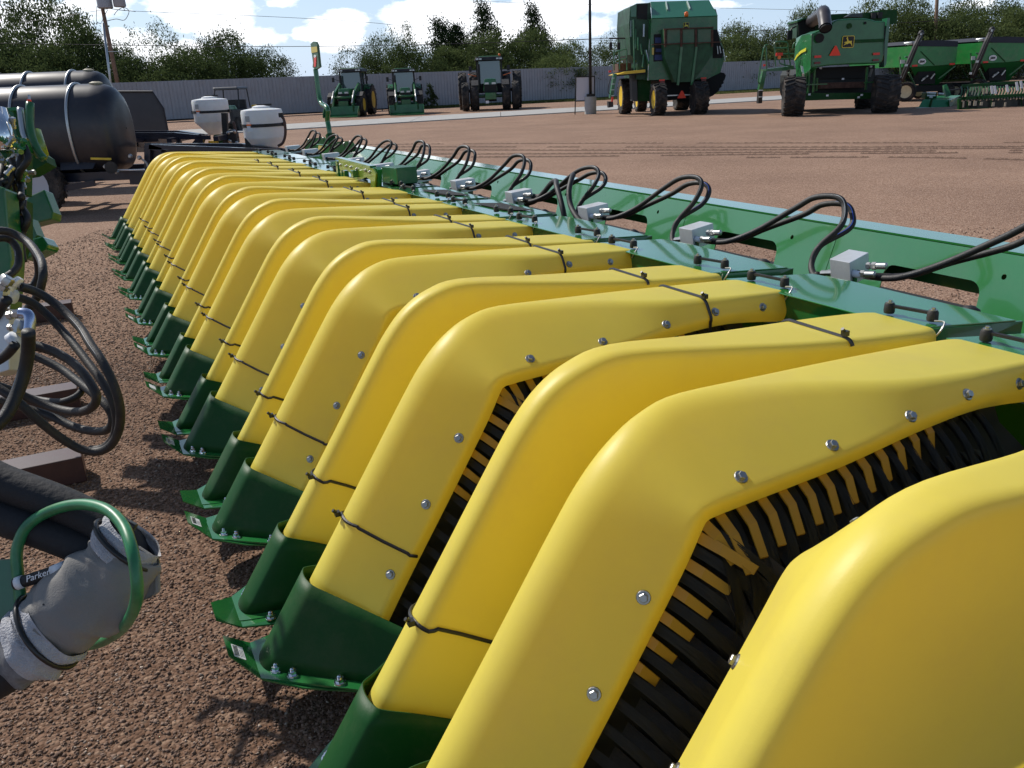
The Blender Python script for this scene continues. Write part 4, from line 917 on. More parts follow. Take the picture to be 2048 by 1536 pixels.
        for sx in (-1, 1): part('bucket_side', MB().prism([T(sx*1.12, -1.42, z0+.62), T(sx*1.12, -1.50, z0+.08), T(sx*1.12, -2.15, z0), T(sx*1.12, -2.1, z0+.25), T(sx*1.12, -1.6, z0+.62)], AX*-sx*.03), GRNM, bk)
        for x in (-.75, .75): part('bucket_bracket', bxs(MB(), T, x-.05, x+.05, -1.56, -1.35, z0+.3, z0+.7), GRND, bk)
    return t
g1, g2, g3 = G(700, 231), G(817, 226), G(983, 219)
tractor(Vector((-9.75, 55.6, 0)), R(-4), 'leftmost tractor, turned to its side, with loader bucket on the ground', True, sc=.98)
tractor(Vector((-5.95, 55.0, 0)), R(7), 'second tractor from the left, facing straight on with a wide green bucket', True, sc=.93)
tractor(Vector((-.62, 56.6, 0)), R(1), 'big tractor with dual wheels and an orange roof beacon, no loader', False, True, sc=1.12)
# utility vehicle
u = Vector((-13.05, 41.0, 0)); T = xf(u, R(-8)); t = thing('utility_vehicle', u, 'small dark utility vehicle with roll cage and roof, behind the white tanks', 'utility vehicle', rz=R(-8))
ax = T(1, 0, 0)-T(0, 0, 0)
for x in (-.62, .62):
    for y in (0, 1.9): wheel(t, T(x, y, .33), ax*(1 if x > 0 else -1), .33, .26, BLK, .5, 14, .02)
bd = part('body', bxs(MB(), T, -.68, .68, -.45, 2.5, .35, .98, .04, .05), BLK, t, bevel=.04)
part('hood', bxs(MB(), T, -.56, .56, -.5, .45, .95, 1.16, .05, .12), GRNM, bd, bevel=.04)
for x in (-.35, .35): part('headlight', bxs(MB(), T, x-.09, x+.09, -.55, -.47, .84, .93), LAMP, bd)
part('number_plate', bxs(MB(), T, -.17, .05, -.53, -.48, .28, .38), PAPER, bd)
for (a, b) in (((-.66, .35, 1.0), (-.58, .7, 1.88)), ((.66, .35, 1.0), (.58, .7, 1.88)), ((-.66, 1.6, 1.0), (-.6, 1.6, 1.88)), ((.66, 1.6, 1.0), (.6, 1.6, 1.88)), ((-.58, .7, 1.88), (.58, .7, 1.88)), ((-.6, 1.6, 1.88), (.6, 1.6, 1.88)), ((-.58, .7, 1.88), (-.6, 1.6, 1.88)), ((.58, .7, 1.88), (.6, 1.6, 1.88))):
    part('cage_bar', MB().tube([T(*a), T(*b)], .03, 8), BLK, t)
part('roof', bxs(MB(), T, -.64, .64, .55, 1.75, 1.88, 1.98, .06, .06), mat('roof_grey', (.06, .06, .065), .4), t, bevel=.03)
part('seat_back', bxs(MB(), T, -.55, .55, 1.35, 1.5, .95, 1.4), BLK, t, bevel=.04)
part('steering_wheel', MB().tube([T(.3+.16*math.cos(a), .75, 1.12+.16*math.sin(a)) for a in [j*.524 for j in range(12)]], .015, 6, closed=True), BLK, t)
part('cargo_corner', bxs(MB(), T, .60, .72, 1.9, 2.5, .95, 1.12), YRIM, t)

# ---------- high cotton picker, seen from the rear left. x right, y forward (away), z up
def PP(q, Y, vec, mb=None): 
    mb = mb or MB(); return mb.prism([W(x, y, Y) for x, y in q], vec)
Yk = 39.6; z4 = lambda x, y: (1200+x/6.4, y/6.4); FW = Vector((-.05, .9987, 0)); RT = Vector((.9987, .05, 0))
pk = thing('cotton_picker', G(1355, 230), 'tall green cotton picker seen from behind with a slatted basket and triangle sign', 'harvester')
def zz4(pts, Y, vec, nm, m_, par=pk, **k): return part(nm, PP([z4(*q) for q in pts], Y, vec), m_, par, **k)
body_ = zz4([(660, 235), (1505, 200), (1505, 400), (1590, 640), (1590, 760), (1540, 930), (1370, 1012), (625, 1025), (640, 700), (650, 440)], Yk+.35, FW*4.4, 'basket_body', GRNM)
# sloped roof panel
a, b, c_, d_ = W(*z4(665, 232), Yk+.3), W(*z4(1507, 198), Yk+.3), W(*z4(1395, 0), Yk+1.6), W(*z4(650, 22), Yk+1.6)
e_, f_ = c_+FW*2.6, d_+FW*2.6
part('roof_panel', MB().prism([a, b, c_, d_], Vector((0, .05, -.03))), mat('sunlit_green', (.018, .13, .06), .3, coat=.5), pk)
part('roof_top', MB().prism([d_, c_, e_, f_], (0, 0, -.05)), GRNM, pk)
part('roof_shoulder', MB().prism([W(*z4(q0, q1), Yk+1.0) for q0, q1 in ((1425, 110), (1482, 116), (1505, 200), (1440, 205))], FW*2.5), GRNM, pk)
for x0, y0, x1, y1 in ((875, 42, 915, 135), (1180, 30, 1222, 125)):
    p0 = a.lerp(b, (x0-650)/850).lerp(d_.lerp(c_, (x0-650)/745), 1-(y0-10)/220*.99) ; 
    u_ = (x0-660)/845; lo_, hi_ = a.lerp(b, u_), d_.lerp(c_, u_); part('panel_rib', MB().beam(lo_.lerp(hi_, .45)+Vector((0, -.03, .02)), lo_.lerp(hi_, .93)+Vector((0, -.03, .02)), .05), mat('pale_edge', (.45, .55, .48), .4), pk)
part('beacon', MB().lathe([(.09, 0), (.09, .16), (.05, .2)], W(*z4(1105, 212), Yk+.25), (0, 0, 1), 12), ORG, pk, smooth=True)
# rear ramp
rp = zz4([(820, 372), (1450, 348), (1450, 540), (1440, 700), (1195, 1045), (960, 1055), (830, 740), (822, 560)], Yk-.25, FW*.6, 'conveyor_frame', mat('dark_picker_green', (.008, .062, .02), .5, var=.4, vscale=3))
for x0, x1 in ((860, 1025), (1060, 1205), (1250, 1425)): zz4([(x0, 380), (x1, 374), (x1, 545), (x0, 560)], Yk-.27, -FW*.02, 'screen_panel', mat('dusty_screen_green', (.03, .115, .06), .5, var=.5, vscale=1.6, col2=(.10, .14, .09)), rp)
for x in (838, 1042, 1230, 1437): zz4([(x-14, 378), (x+14, 377), (x+12, 600), (x-12, 600)], Yk-.33, FW*.07, 'rusty_post', RUST, rp)
zz4([(820, 366), (1455, 342), (1455, 356), (820, 380)], Yk-.36, FW*.1, 'rusty_rail', RUST, rp)
zz4([(665, 565), (1555, 530), (1555, 542), (665, 578)], Yk-.36, FW*.08, 'cross_rail', RUST, rp)
for x0, x1, x2, x3 in ((1030, 1062, 1012, 985), (1225, 1250, 1190, 1160)): zz4([(x0, 600), (x1, 600), (x2, 1090), (x3, 1090)], Yk-.34, FW*.07, 'conveyor_rail', GRNM, rp)
for q in ((705, 480, 800, 550), (715, 622, 812, 665), (700, 700, 800, 770)): zz4([(q[0], q[1]), (q[2], q[1]), (q[2], q[3]), (q[0], q[3])], Yk+.3, FW*.1, 'blue_pad', mat('blue_cover', (.01, .03, .12), .5), body_)
zz4([(690, 440), (820, 430), (815, 780), (685, 790)], Yk+.33, FW*.05, 'side_recess', DARK, body_)
zz4([(668, 610), (692, 610), (690, 700), (666, 700)], Yk+.28, FW*.05, 'yellow_label', mat('faded_yellow', (.55, .45, .12), .6), body_)
zz4([(1450, 380), (1505, 378), (1540, 560), (1580, 640), (1570, 740), (1445, 745)], Yk+.32, FW*.04, 'side_recess', DARK, body_)
for q in ((1500, 590, 1510, 690), (1530, 590, 1545, 680), (1575, 630, 1600, 780)): part('hand_rail', MB().tube([W(*z4(q[0], q[1]), Yk+.1), W(*z4(q[2], q[3]), Yk+.1)], .025, 6), GALV, body_)
part('side_step', MB().box(W(*z4(1550, 465), Yk+.6), (.35, .1, .04)), PAPER, body_)
# left flank with cab / engine side
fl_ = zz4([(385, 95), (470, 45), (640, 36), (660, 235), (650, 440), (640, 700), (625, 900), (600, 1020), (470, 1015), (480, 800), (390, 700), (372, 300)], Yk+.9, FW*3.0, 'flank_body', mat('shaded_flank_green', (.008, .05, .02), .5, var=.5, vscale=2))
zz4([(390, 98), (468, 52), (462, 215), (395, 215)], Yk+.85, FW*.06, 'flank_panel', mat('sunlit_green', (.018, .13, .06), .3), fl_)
zz4([(390, 262), (442, 250), (440, 465), (388, 472)], Yk+.84, FW*.05, 'flank_window', GLS, fl_)
zz4([(478, 60), (610, 50), (600, 250), (482, 235)], Yk+.85, FW*.05, 'air_intake', DARK, fl_)
for q in ((455, 370, 455, 620), (490, 480, 488, 640), (565, 310, 560, 470), (590, 640, 640, 900), (560, 700, 545, 860), (430, 250, 440, 900), (640, 500, 618, 1030), (575, 640, 620, 820), (520, 560, 540, 700)):
    part('pipe', MB().tube([W(*z4(q[0], q[1]), Yk+.6), W(*z4(q[2], q[3]), Yk+.5)], .04, 6), (GALV if q[0] in (565, 590, 640) else GRNM), fl_)
zz4([(212, 958), (330, 918), (580, 888), (580, 925), (330, 950), (215, 962)], Yk+.6, FW*2.2, 'platform_edge', YRIM)
zz4([(215, 960), (582, 925), (582, 945), (215, 975)], Yk+.6, FW*2.2, 'platform', DARK)
eng = zz4([(230, 815), (400, 805), (400, 905), (235, 920)], Yk+1.4, FW*1.4, 'engine_block', RUST)
for q in ((180, 640, 180, 900), (200, 665, 345, 622), (200, 780, 345, 745), (340, 625, 345, 900), (250, 650, 250, 890)): part('railing', MB().tube([W(*z4(q[0], q[1]), Yk+.8), W(*z4(q[2], q[3]), Yk+.8)], .028, 6), GRNM, pk)
part('mirror_bar', MB().tube([W(*z4(115, 492), Yk+2), W(*z4(385, 488), Yk+2)], .035, 6), BLK, pk)
for x in (138, 240, 342): part('mirror', MB().box(W(*z4(x, 590), Yk+2), (.14, .08, .32)), BLK, pk, bevel=.03); part('mirror_hanger', MB().tube([W(*z4(x, 490), Yk+2), W(*z4(x, 560), Yk+2)], .02, 6), BLK, pk)
ld = zz4([(180, 940), (218, 945), (165, 1260), (128, 1255)], Yk+.5, FW*.35, 'ladder', GRNM)
zz4([(108, 1300), (168, 1300), (172, 1368), (112, 1378)], Yk+.45, FW*.4, 'ladder_step', BLK, ld)
zz4([(150, 1240), (175, 1240), (165, 1300), (145, 1300)], Yk+.42, FW*.05, 'reflector', RED, ld)
for y in (1000, 1075, 1150, 1225): part('rung', MB().box(W(*z4(165, y), Yk+.42), (.14, .05, .03)), GALV, ld)
part('marker_lamp', MB().box(W(*z4(128, 915), Yk+.5), (.11, .08, .09)), RED, ld)
part('ladder_hose', MB().tube(smoothpath([W(*z4(x, y), Yk+.4) for x, y in ((140, 990), (112, 1090), (105, 1180), (130, 1200))], 4), .018, 6), BLK, ld)
zz4([(400, 950), (470, 955), (480, 1300), (412, 1290)], Yk+1.3, FW*.5, 'grey_tank', mat('dark_grey_plastic', (.05, .055, .06), .5))
zz4([(480, 960), (650, 1020), (655, 1300), (480, 1290)], Yk+1.5, FW*.6, 'underbody', GRND)
zz4([(640, 1010), (1380, 1005), (1370, 1120), (1150, 1260), (850, 1290), (840, 1080)], Yk+.8, FW*3.0, 'rear_underbody', DARK)
for q in ((760, 1018), (1292, 993)): zz4([(q[0], q[1]), (q[0]+68, q[1]-4), (q[0]+68, q[1]+16), (q[0], q[1]+20)], Yk-.05, FW*.05, 'tail_light', RED); zz4([(q[0]+8, q[1]+24), (q[0]+68, q[1]+20), (q[0]+66, q[1]+44), (q[0]+8, q[1]+48)], Yk-.05, FW*.05, 'tail_light', mat('dark_red_lens', (.16, .012, .01), .3))
def smv(P, w_, par):
    x = Vector((1, 0, 0)); h = w_*.87; part('warning_triangle', MB().prism([P+x*-w_/2, P+x*w_/2, P+x*w_*.42+Vector((0, 0, 0))+Vector((.03, 0, .04)), P+x*.03+Vector((0, 0, h)), P+x*-.03+Vector((0, 0, h)), P+x*-w_/2+Vector((-.01, 0, .03))], (0, .02, 0)), mat('orange_red_sign', (.9, .05, .012), .5), par)
smv(W(*z4(1047, 1257), Yk-.1), .37, pk)
part('hitch_bar', MB().box(W(*z4(1000, 1218), Yk+.1), (1.2, .08, .05)), GALV, pk)
# dark toothed rubber conveyor at right
q = [(1385, 1010), (1540, 925), (1590, 935), (1612, 965), (1600, 1010), (1580, 1040), (1585, 1065), (1555, 1085), (1558, 1110), (1528, 1135), (1530, 1150), (1500, 1180), (1445, 1225), (1385, 1250), (1372, 1200)]
zz4(q, Yk+2.2, FW*1.0, 'picking_unit', mat('dark_rubber_unit', (.01, .01, .012), .7))
def dist_wheels(lst, par, rim=YRIM):
    for (cx_, top_, bot_, wpx, Y, axs, lug) in lst:
        b_ = W(cx_, bot_, Y); t_ = W(cx_, top_, Y); Rr = (t_.z-b_.z)/2; wheel(par, (b_.x, Y, Rr), axs, Rr, wpx*Y*.94/FPX, rim, .55, lug, .05)
dist_wheels([(1250, 155, 227, 22, 42.4, -RT, 18), (1316, 166, 231, 25, 39.4, -RT, 18), (1397, 163, 229, 28, 39.2, RT, 18), (1281, 178, 223, 20, 44.6, -RT, 16), (1362, 176, 221, 26, 44.3, RT, 16)], pk)
zz4([(1000, 1270), (1290, 1260), (1290, 1290), (1000, 1300)], Yk+3, FW*.3, 'axle_beam', DARK)

def emblem(P, w_, par, x=Vector((1, 0, 0)), z=Vector((0, 0, 1)), out=Vector((0, -1, 0))):
    """rounded black badge, yellow border, leaping deer"""
    def rr(hw, hh, r, k=4):
        o = []
        for cx_, cy_, a0 in ((hw-r, hh-r, 0), (-hw+r, hh-r, 90), (-hw+r, -hh+r, 180), (hw-r, -hh+r, 270)):
            for j in range(k+1): a = R(a0+90*j/k); o.append((cx_+r*math.cos(a), cy_+r*math.sin(a)))
        return o
    M_ = lambda pts, d: [P+x*px_*w_+z*pz_*w_+out*d for px_, pz_ in pts]
    e0 = part('emblem', MB().prism(M_(rr(.5, .46, .13), .004), out*.012), YEM, par)
    part('emblem_field', MB().prism(M_(rr(.455, .415, .10), .0165), out*.004), BLK, e0)
    deer = [(-.36, -.10), (-.25, .02), (-.17, .00), (-.10, .06), (-.13, .22), (-.20, .26), (-.17, .30), (-.12, .30), (-.16, .38), (-.05, .36), (-.08, .30), (-.04, .25), (-.01, .10), (.16, .05), (.27, .08), (.31, .02), (.27, -.05), (.33, -.18), (.36, -.34), (.31, -.33), (.26, -.20), (.15, -.12), (.04, -.12), (-.02, -.17), (-.18, -.18), (-.36, -.28), (-.34, -.20), (-.20, -.12), (-.26, -.06)]
    part('emblem_deer', MB().prism(M_(deer, .021), out*.006), YEM, e0)
emblem(W(*z4(1102, 325), Yk+.33), .25, pk)

# ---------- combine harvester, seen from behind
Yc = 34.0; z5 = lambda x, y: (1500+x/6.4, y/6.4); FC = Vector((.10, .995, 0)); RC = Vector((.97, -.24, 0))
cb = thing('combine_harvester', G(1680, 231), 'green combine harvester seen from behind with a black unloading spout and large tyres', 'combine')
def zc(pts, Y, vec, nm, m_, par=cb, **k): return part(nm, PP([z5(*q) for q in pts], Y, vec), m_, par, **k)
GCB = mat('combine_green', (.014, .13, .034), .3, var=.25, vscale=1.2, coat=.35)
rear = zc([(790, 430), (900, 380), (1000, 385), (1058, 290), (1085, 265), (1130, 248), (1300, 234), (1470, 234), (1560, 250), (1610, 268), (1725, 270), (1725, 480), (1715, 700), (1690, 800), (1620, 815), (1300, 822), (1000, 840), (785, 872)], Yc+.4, FC*1.6, 'rear_hood', GCB, bevel=.05, seg=3)
mbx = MB(); A = [W(*z5(*q), Yc+.45) for q in ((790, 428), (785, 872), (765, 905), (720, 935), (700, 935))]; 
sidep = [(790, 425, .45), (783, 875, .45), (725, 932, .8), (655, 990, 1.3), (590, 1000, 1.9), (585, 880, 2.1), (562, 775, 2.3), (575, 600, 2.5), (592, 490, 2.6), (660, 448, 1.8), (720, 432, 1.1)]
part('side_panel', MB().prism([W(*z5(x, y), Yc+o_) for x, y, o_ in sidep], Vector((.25, 0, 0))), GCB, cb, bevel=.02)
st_ = [(570, 765), (600, 700), (650, 650), (722, 610), (715, 655), (660, 680), (610, 725), (575, 775)]
part('model_stripe', MB().prism([W(*z5(x, y), Yc+(.42+(790-x)/220*1.9)-.04) for x, y in st_], Vector((-.01, 0, 0))), mat('stripe_yellow', (.66, .62, .05), .4), cb)
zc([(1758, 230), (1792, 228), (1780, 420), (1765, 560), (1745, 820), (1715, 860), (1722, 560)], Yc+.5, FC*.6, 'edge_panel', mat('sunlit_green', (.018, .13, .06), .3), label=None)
hp = zc([(1030, 182), (1230, 172), (1250, 178), (1640, 150), (1640, 130), (1885, 125), (1880, 300), (1700, 330), (1030, 300)], Yc+2.6, FC*3.2, 'grain_tank', GRND)
zc([(1225, 215), (1300, 175), (1440, 168), (1440, 220)], Yc+2.0, FC*.4, 'grey_cover', mat('dark_grey_plastic', (.05, .055, .06), .5))
for x, y in ((1580, 200), (1660, 195)): part('tank_bracket', MB().box(W(*z5(x, y), Yc+2.5), (.18, .12, .22)), BLK, hp)
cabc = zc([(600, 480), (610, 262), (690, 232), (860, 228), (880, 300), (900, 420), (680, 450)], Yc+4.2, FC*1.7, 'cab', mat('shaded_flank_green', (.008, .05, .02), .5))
zc([(625, 290), (680, 262), (840, 255), (830, 400), (660, 440), (625, 450)], Yc+4.1, FC*.05, 'cab_window', DARK, cabc)
zc([(600, 262), (690, 225), (860, 220), (860, 235), (690, 245), (605, 285)], Yc+4.0, FC*1.9, 'cab_roof', GRNM, cabc)
part('mirror', MB().box(W(*z5(508, 450), Yc+4.4), (.22, .1, .38)), BLK, cabc, bevel=.03); part('mirror_arm', MB().tube([W(*z5(600, 330), Yc+4.4), W(*z5(540, 360), Yc+4.4), W(*z5(508, 410), Yc+4.4)], .04, 6), BLK, cabc)
# spout
a, b = W(*z5(945, 350), Yc-.1), W(*z5(938, 165), Yc+.5)
sp = MB(); path = smoothpath([W(*z5(968, 360), Yc-.5), W(*z5(955, 260), Yc-.1), W(*z5(940, 165), Yc+.5), W(*z5(915, 175), Yc+1.8), W(*z5(760, 300), Yc+4.5)], 5)
sp.tube(path, [.235]*8+[.25]*(len(path)-8), 16, caps=False); spo = part('unloading_spout', sp, mat('black_spout_rubber', (.035, .03, .032), .4, var=.2), cb, smooth=True)
part('auger_tube', MB().tube([W(*z5(900, 175), Yc+2.0), W(*z5(700, 330), Yc+5.5)], .2, 14), GRNM, cb, smooth=True)
part('spout_mouth', MB().tube([path[0]+Vector((0, .02, .03)), path[0]+Vector((0, -.02, -.02))], .20, 16), DARK, spo)
part('exhaust_outlet', MB().cyl(W(*z5(890, 488), Yc+.38), W(*z5(890, 488), Yc+.25), .17, seg=18), DARK, rear)
part('round_cap', MB().cyl(W(*z5(1272, 332), Yc+.39), W(*z5(1272, 332), Yc+.34), .10, seg=16), GRND, rear); part('round_cap', MB().cyl(W(*z5(1474, 294), Yc+.39), W(*z5(1474, 294), Yc+.34), .05, seg=12), DARK, rear)
emblem(W(*z5(1255, 535), Yc+.36), .47, rear)
smv(W(*z5(1088, 712), Yc+.33), .41, rear)
for q, m_ in (((828, 708, 912, 742), RED), ((1578, 672, 1662, 706), RED), ((828, 790, 902, 818), mat('dark_red_lens', (.16, .012, .01), .3)), ((1575, 755, 1650, 782), mat('dark_red_lens', (.16, .012, .01), .3))):
    zc([(q[0], q[1]+4), (q[2], q[1]), (q[2], q[3]-4), (q[0], q[3])], Yc+.33, FC*.05, 'tail_light', m_, rear)
part('hood_seam', MB().beam(W(*z5(795, 430), Yc+.37), W(*z5(780, 870), Yc+.37), .02), DARK, rear); part('hood_seam', MB().beam(W(*z5(1722, 280), Yc+.36), W(*z5(1712, 700), Yc+.36), .02), DARK, rear)
part('hood_crease', MB().beam(W(*z5(1340, 530), Yc+.375), W(*z5(1715, 515), Yc+.375), .05, .12), GRND, rear)
ch = zc([(740, 880), (1600, 830), (1600, 960), (1560, 1190), (1540, 1265), (720, 1285), (690, 1200), (700, 960)], Yc+1.3, FC*4.5, 'chassis', mat('dark_chassis', (.008, .011, .009), .6, var=.4))
zc([(840, 865), (1500, 840), (1500, 1000), (850, 1010)], Yc+1.2, FC*.1, 'chopper', DARK, ch)
zc([(690, 1195), (1560, 1185), (1560, 1262), (700, 1288)], Yc+.4, FC*.35, 'rear_axle', GRND, ch)
zc([(900, 1060), (1480, 1045), (1480, 1120), (900, 1135)], Yc+.9, FC*.4, 'rusty_pan', RUST, ch)
zc([(720, 1078), (990, 1068), (990, 1082), (720, 1092)], Yc+.1, FC*.12, 'rear_rail', GRNM, ch); zc([(1470, 1050), (1750, 1030), (1750, 1044), (1470, 1066)], Yc+.1, FC*.12, 'rear_rail', GRNM, ch)
for q in ((680, 940, 690, 1110), (760, 900, 740, 1200), (830, 880, 810, 1180), (860, 1000, 850, 1160), (1500, 860, 1480, 1150), (720, 930, 705, 1080), (1560, 880, 1530, 980)): part('strut', MB().tube([W(*z5(q[0], q[1]), Yc+.6), W(*z5(q[2], q[3]), Yc+.7)], .05, 6), (GALV if q[0] in (680, 1560) else GRNM), ch)
zc([(650, 840), (680, 850), (695, 940), (665, 925)], Yc+.9, FC*.03, 'pale_cover', PAPER, ch)
for x, y in ((905, 870), (1190, 1010), (990, 1222), (1550, 850), (760, 1208), (1430, 1215), (1390, 1245), (685, 1285)): part('decal', MB().box(W(*z5(x, y), Yc+.1 if y > 1100 else Yc+.95), (.09, .02, .07)), PAPER, ch)
dist_wheels([(1584, 153, 232, 41, 34.1, -RC, 20), (1767, 149, 226, 46, 33.7, RC, 20), (1580, 137, 222, 24, 38.6, -RC, 18), (1726, 150, 219, 30, 37.6, RC, 18)], cb)
# ladder platform on the left
lp_ = zc([(205, 885), (560, 845), (565, 880), (450, 905), (210, 915)], Yc+2.2, FC*1.2, 'platform', GRNM)
for q in (((225, 575), (175, 620), (110, 1000), (115, 1060), (150, 1080)), ((305, 570), (340, 535), (470, 540), (485, 610)), ((310, 560), (330, 850)), ((480, 600), (520, 840)), ((325, 615), (480, 612)), ((400, 690), (560, 690)), ((545, 620), (560, 560), (590, 540)), ((205, 600), (215, 890)), ((440, 760), (450, 850)), ((330, 760), (555, 755)), ((375, 770), (400, 820), (560, 850))):
    part('railing', MB().tube(smoothpath([W(*z5(*p), Yc+2.0) for p in q], 3), .028, 6), GRNM, lp_)
ld = zc([(170, 905), (215, 905), (165, 1150), (115, 1150)], Yc+1.9, FC*.4, 'ladder', GRNM)
zc([(118, 1160), (165, 1160), (155, 1320), (105, 1325)], Yc+1.85, FC*.4, 'ladder_step', BLK, ld)
for y in (1155, 1240): part('rung', MB().box(W(*z5(140, y), Yc+1.8), (.16, .05, .03)), PAPER, ld)
lt = part('warning_lamp', MB().box(W(*z5(375, 695), Yc+1.9), (.26, .08, .12)), RED, cb); part('lamp_lens', MB().cyl(W(*z5(375, 735), Yc+1.88), W(*z5(375, 735), Yc+1.8), .07), ORG, lt)
part('marker_lamp', MB().box(W(*z5(185, 835), Yc+1.9), (.08, .06, .08)), RED, cb)
part('cable_loop', MB().tube(smoothpath([W(*z5(*p), Yc+1.95) for p in ((230, 760), (240, 830), (290, 850), (310, 790))], 4), .012, 5), BLK, lp_)

# ---------- grain carts
z7 = lambda x, y: (1780+x/7.642, 40+y/7.642)
def cart(shift, Y, label):
    FG = Vector((-.35, .94, 0)); dx, dy = shift
    Z = lambda x, y, o=0: W(1780+x/7.642+dx, 40+y/7.642+dy, Y+o)
    t = thing('grain_cart', G(1780+700/7.642+dx, 203+dy), label, 'grain cart', 'grain carts at the right')
    P3 = lambda pts, o, vec: MB().prism([Z(x, y, o) for x, y in pts], vec)
    bx = part('hopper_side', P3([(333, 400), (1030, 400), (1022, 520), (1000, 672), (660, 700), (312, 716)], 0, FG*4.2), GRNC, t)
    # end panel seen at the left, receding
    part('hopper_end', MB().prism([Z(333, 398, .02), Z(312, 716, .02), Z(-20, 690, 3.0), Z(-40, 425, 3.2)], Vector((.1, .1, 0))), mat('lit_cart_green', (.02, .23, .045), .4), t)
    part('end_rail', MB().beam(Z(325, 560, -.03), Z(-20, 575, 2.9), .06), mat('pale_edge', (.45, .55, .48), .4), t)
    part('tarp', P3([(490, 312), (700, 308), (880, 312), (1042, 325), (1038, 405), (480, 400), (400, 370)], -.05, FG*4.2), mat('dark_tarp', (.012, .016, .03), .6, bump=.3, bscale=6), t)
    for o_ in (0, .12): part('tarp_roll', MB().tube([Z(345, 345+o_*160, -.05), Z(-10, 385+o_*100, 2.9)], .055, 8), GALV, t, smooth=True)
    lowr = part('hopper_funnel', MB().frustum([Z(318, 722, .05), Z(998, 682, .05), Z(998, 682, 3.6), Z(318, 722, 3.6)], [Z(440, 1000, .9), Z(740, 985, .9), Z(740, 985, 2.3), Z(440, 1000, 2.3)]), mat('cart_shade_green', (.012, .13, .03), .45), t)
    part('window', P3([(430, 790), (690, 780), (690, 975), (440, 985)], .25, FG*.3), DARK, lowr)
    for q in ((480, 930, 580, 850), (620, 900, 680, 820), (500, 900, 560, 870)): part('grab_bar', MB().tube([Z(q[0], q[1], .1), Z(q[2], q[3], .1)], .04, 6), GALV, lowr)
    fr_ = part('frame', P3([(190, 1010), (960, 985), (960, 1080), (190, 1110)], .3, FG*2.4), DARK, t)
    for q in ((285, 800, 390, 1020), (1000, 700, 740, 900), (230, 560, 520, 620)): part('brace', MB().tube([Z(q[0], q[1], .0), Z(q[2], q[3], .2)], .045, 6), GRNM, t)
    part('face_crease', MB().beam(Z(470, 480, -.02), Z(680, 690, -.02), .03), GRND, bx)
    au = part('auger', MB().tube([Z(168, 945, -.4), Z(290, 640, -.45), Z(390, 400, -.5), Z(465, 240, -.5)], [.13, .13, .125, .12], 14), BLK, t, smooth=True)
    part('auger_hose', MB().tube(smoothpath([Z(190, 900, -.55), Z(300, 640, -.6), Z(430, 330, -.65), Z(500, 215, -.6), Z(480, 190, -.55)], 4), .03, 6), BLK, au)
    part('auger_head', MB().lathe([(.10, -.1), (.14, 0), (.12, .12), (.04, .18)], Z(470, 215, -.5), (.4, 0, 1), 12), BLK, au, smooth=True)
    for x, y in ((480, 215), (150, 870), (250, 690)): part('auger_clamp', MB().box(Z(x, y, -.6), (.12, .06, .10)), GALV, au)
    part('end_frame', MB().beam(Z(150, 560, .5), Z(170, 1000, .5), .06), GRNM, t)
    for q in ((160, 600, 60, 680), (40, 600, 150, 940), (20, 800, 100, 960), (100, 610, 20, 700)): part('ladder_rail', MB().tube([Z(q[0], q[1], 1.4), Z(q[2], q[3], 1.4)], .035, 6), GRND, t)
    part('decal', P3([(160, 610), (278, 603), (275, 660), (158, 668)], .35, -FG*.02), PAPER, t)
    part('yellow_label', P3([(-70+1130-1000, 672), (-60+1130-1000+30, 672), (-60+1130-1000+30, 735), (-70+1130-1000, 738)], 1.4, FG*.03), mat('faded_yellow', (.55, .45, .12), .6), t)
    for x, y in ((383, 698), (955, 672)): part('reflector', P3([(x-40, y-12), (x+38, y-16), (x+38, y+12), (x-40, y+16)], -.03, FG*.03), RED, bx)
    # lamp
    lm = part('warning_lamp', P3([(183, 445), (285, 440), (283, 470), (250, 490), (185, 475)], 1.0, FG*.05), mat('orange_red_sign', (.9, .05, .012), .5), t)
    part('lamp_lens', MB().cyl(Z(225, 508, 1.0), Z(225, 508, .9), .09), ORG, lm); part('lamp_stalk', MB().tube([Z(215, 540, 1.0), Z(212, 600, 1.0)], .02, 6), BLK, lm)
    # oval maker's plate with letters
    c_ = Z(490, 635, -.03); s_ = (Z(550, 635).x-Z(430, 635).x)/2
    ov = part('oval_plate', MB().prism([c_+Vector((s_*math.cos(a), 0, s_*.68*math.sin(a))) for a in [j*.262 for j in range(24)]], (0, -.012, 0)), WHT, bx)
    part('lettering', text_mb('J&M', s_*.74, c_+Vector((0, -.018, 0)), (1, 0, 0), (0, 0, 1), .003, .006), BLK, ov)
    return t, Z
t1, Z1 = cart((0, 0), 43.6, 'left grain cart with dark tarp and a black folded auger, beside the combine')
def cwheel(Z, x, top, bot, wpx, o, par, axs):
    b_ = Z(x, bot, o); t_ = Z(x, top, o); Rr = (t_.z-b_.z)/2; wheel(par, (b_.x, b_.y, Rr), axs, Rr, wpx/7.642*b_.y*.94/FPX, CRIM, .62, 30, .012)
for Z, t in ((Z1, t1),):
    for a in ((225, 935, 1238, 150, 0, t, (-.55, -.83, 0)), (430, 1000, 1205, 110, 3.2, t, (-.55, -.83, 0)), (850, 905, 1150, 130, .6, t, (.9, .2, 0))): cwheel(Z, *a)
t2, Z2 = cart((141.5, -7.2), 43.0, 'right grain cart, cut by the picture edge, white oval plate on its side')
for a in ((235, 935, 1245, 150, 0, t2, (-.75, -.66, 0)), (-70, 920, 1160, 110, 1.2, t2, (-.8, -.6, 0)), (430, 1000, 1205, 110, 3.2, t2, (-.55, -.83, 0))): cwheel(Z2, *a)
part('side_decal', MB().cyl(Z2(-35, 653, 3.0), Z2(-35, 653, 2.95), .16), PAPER, t2)

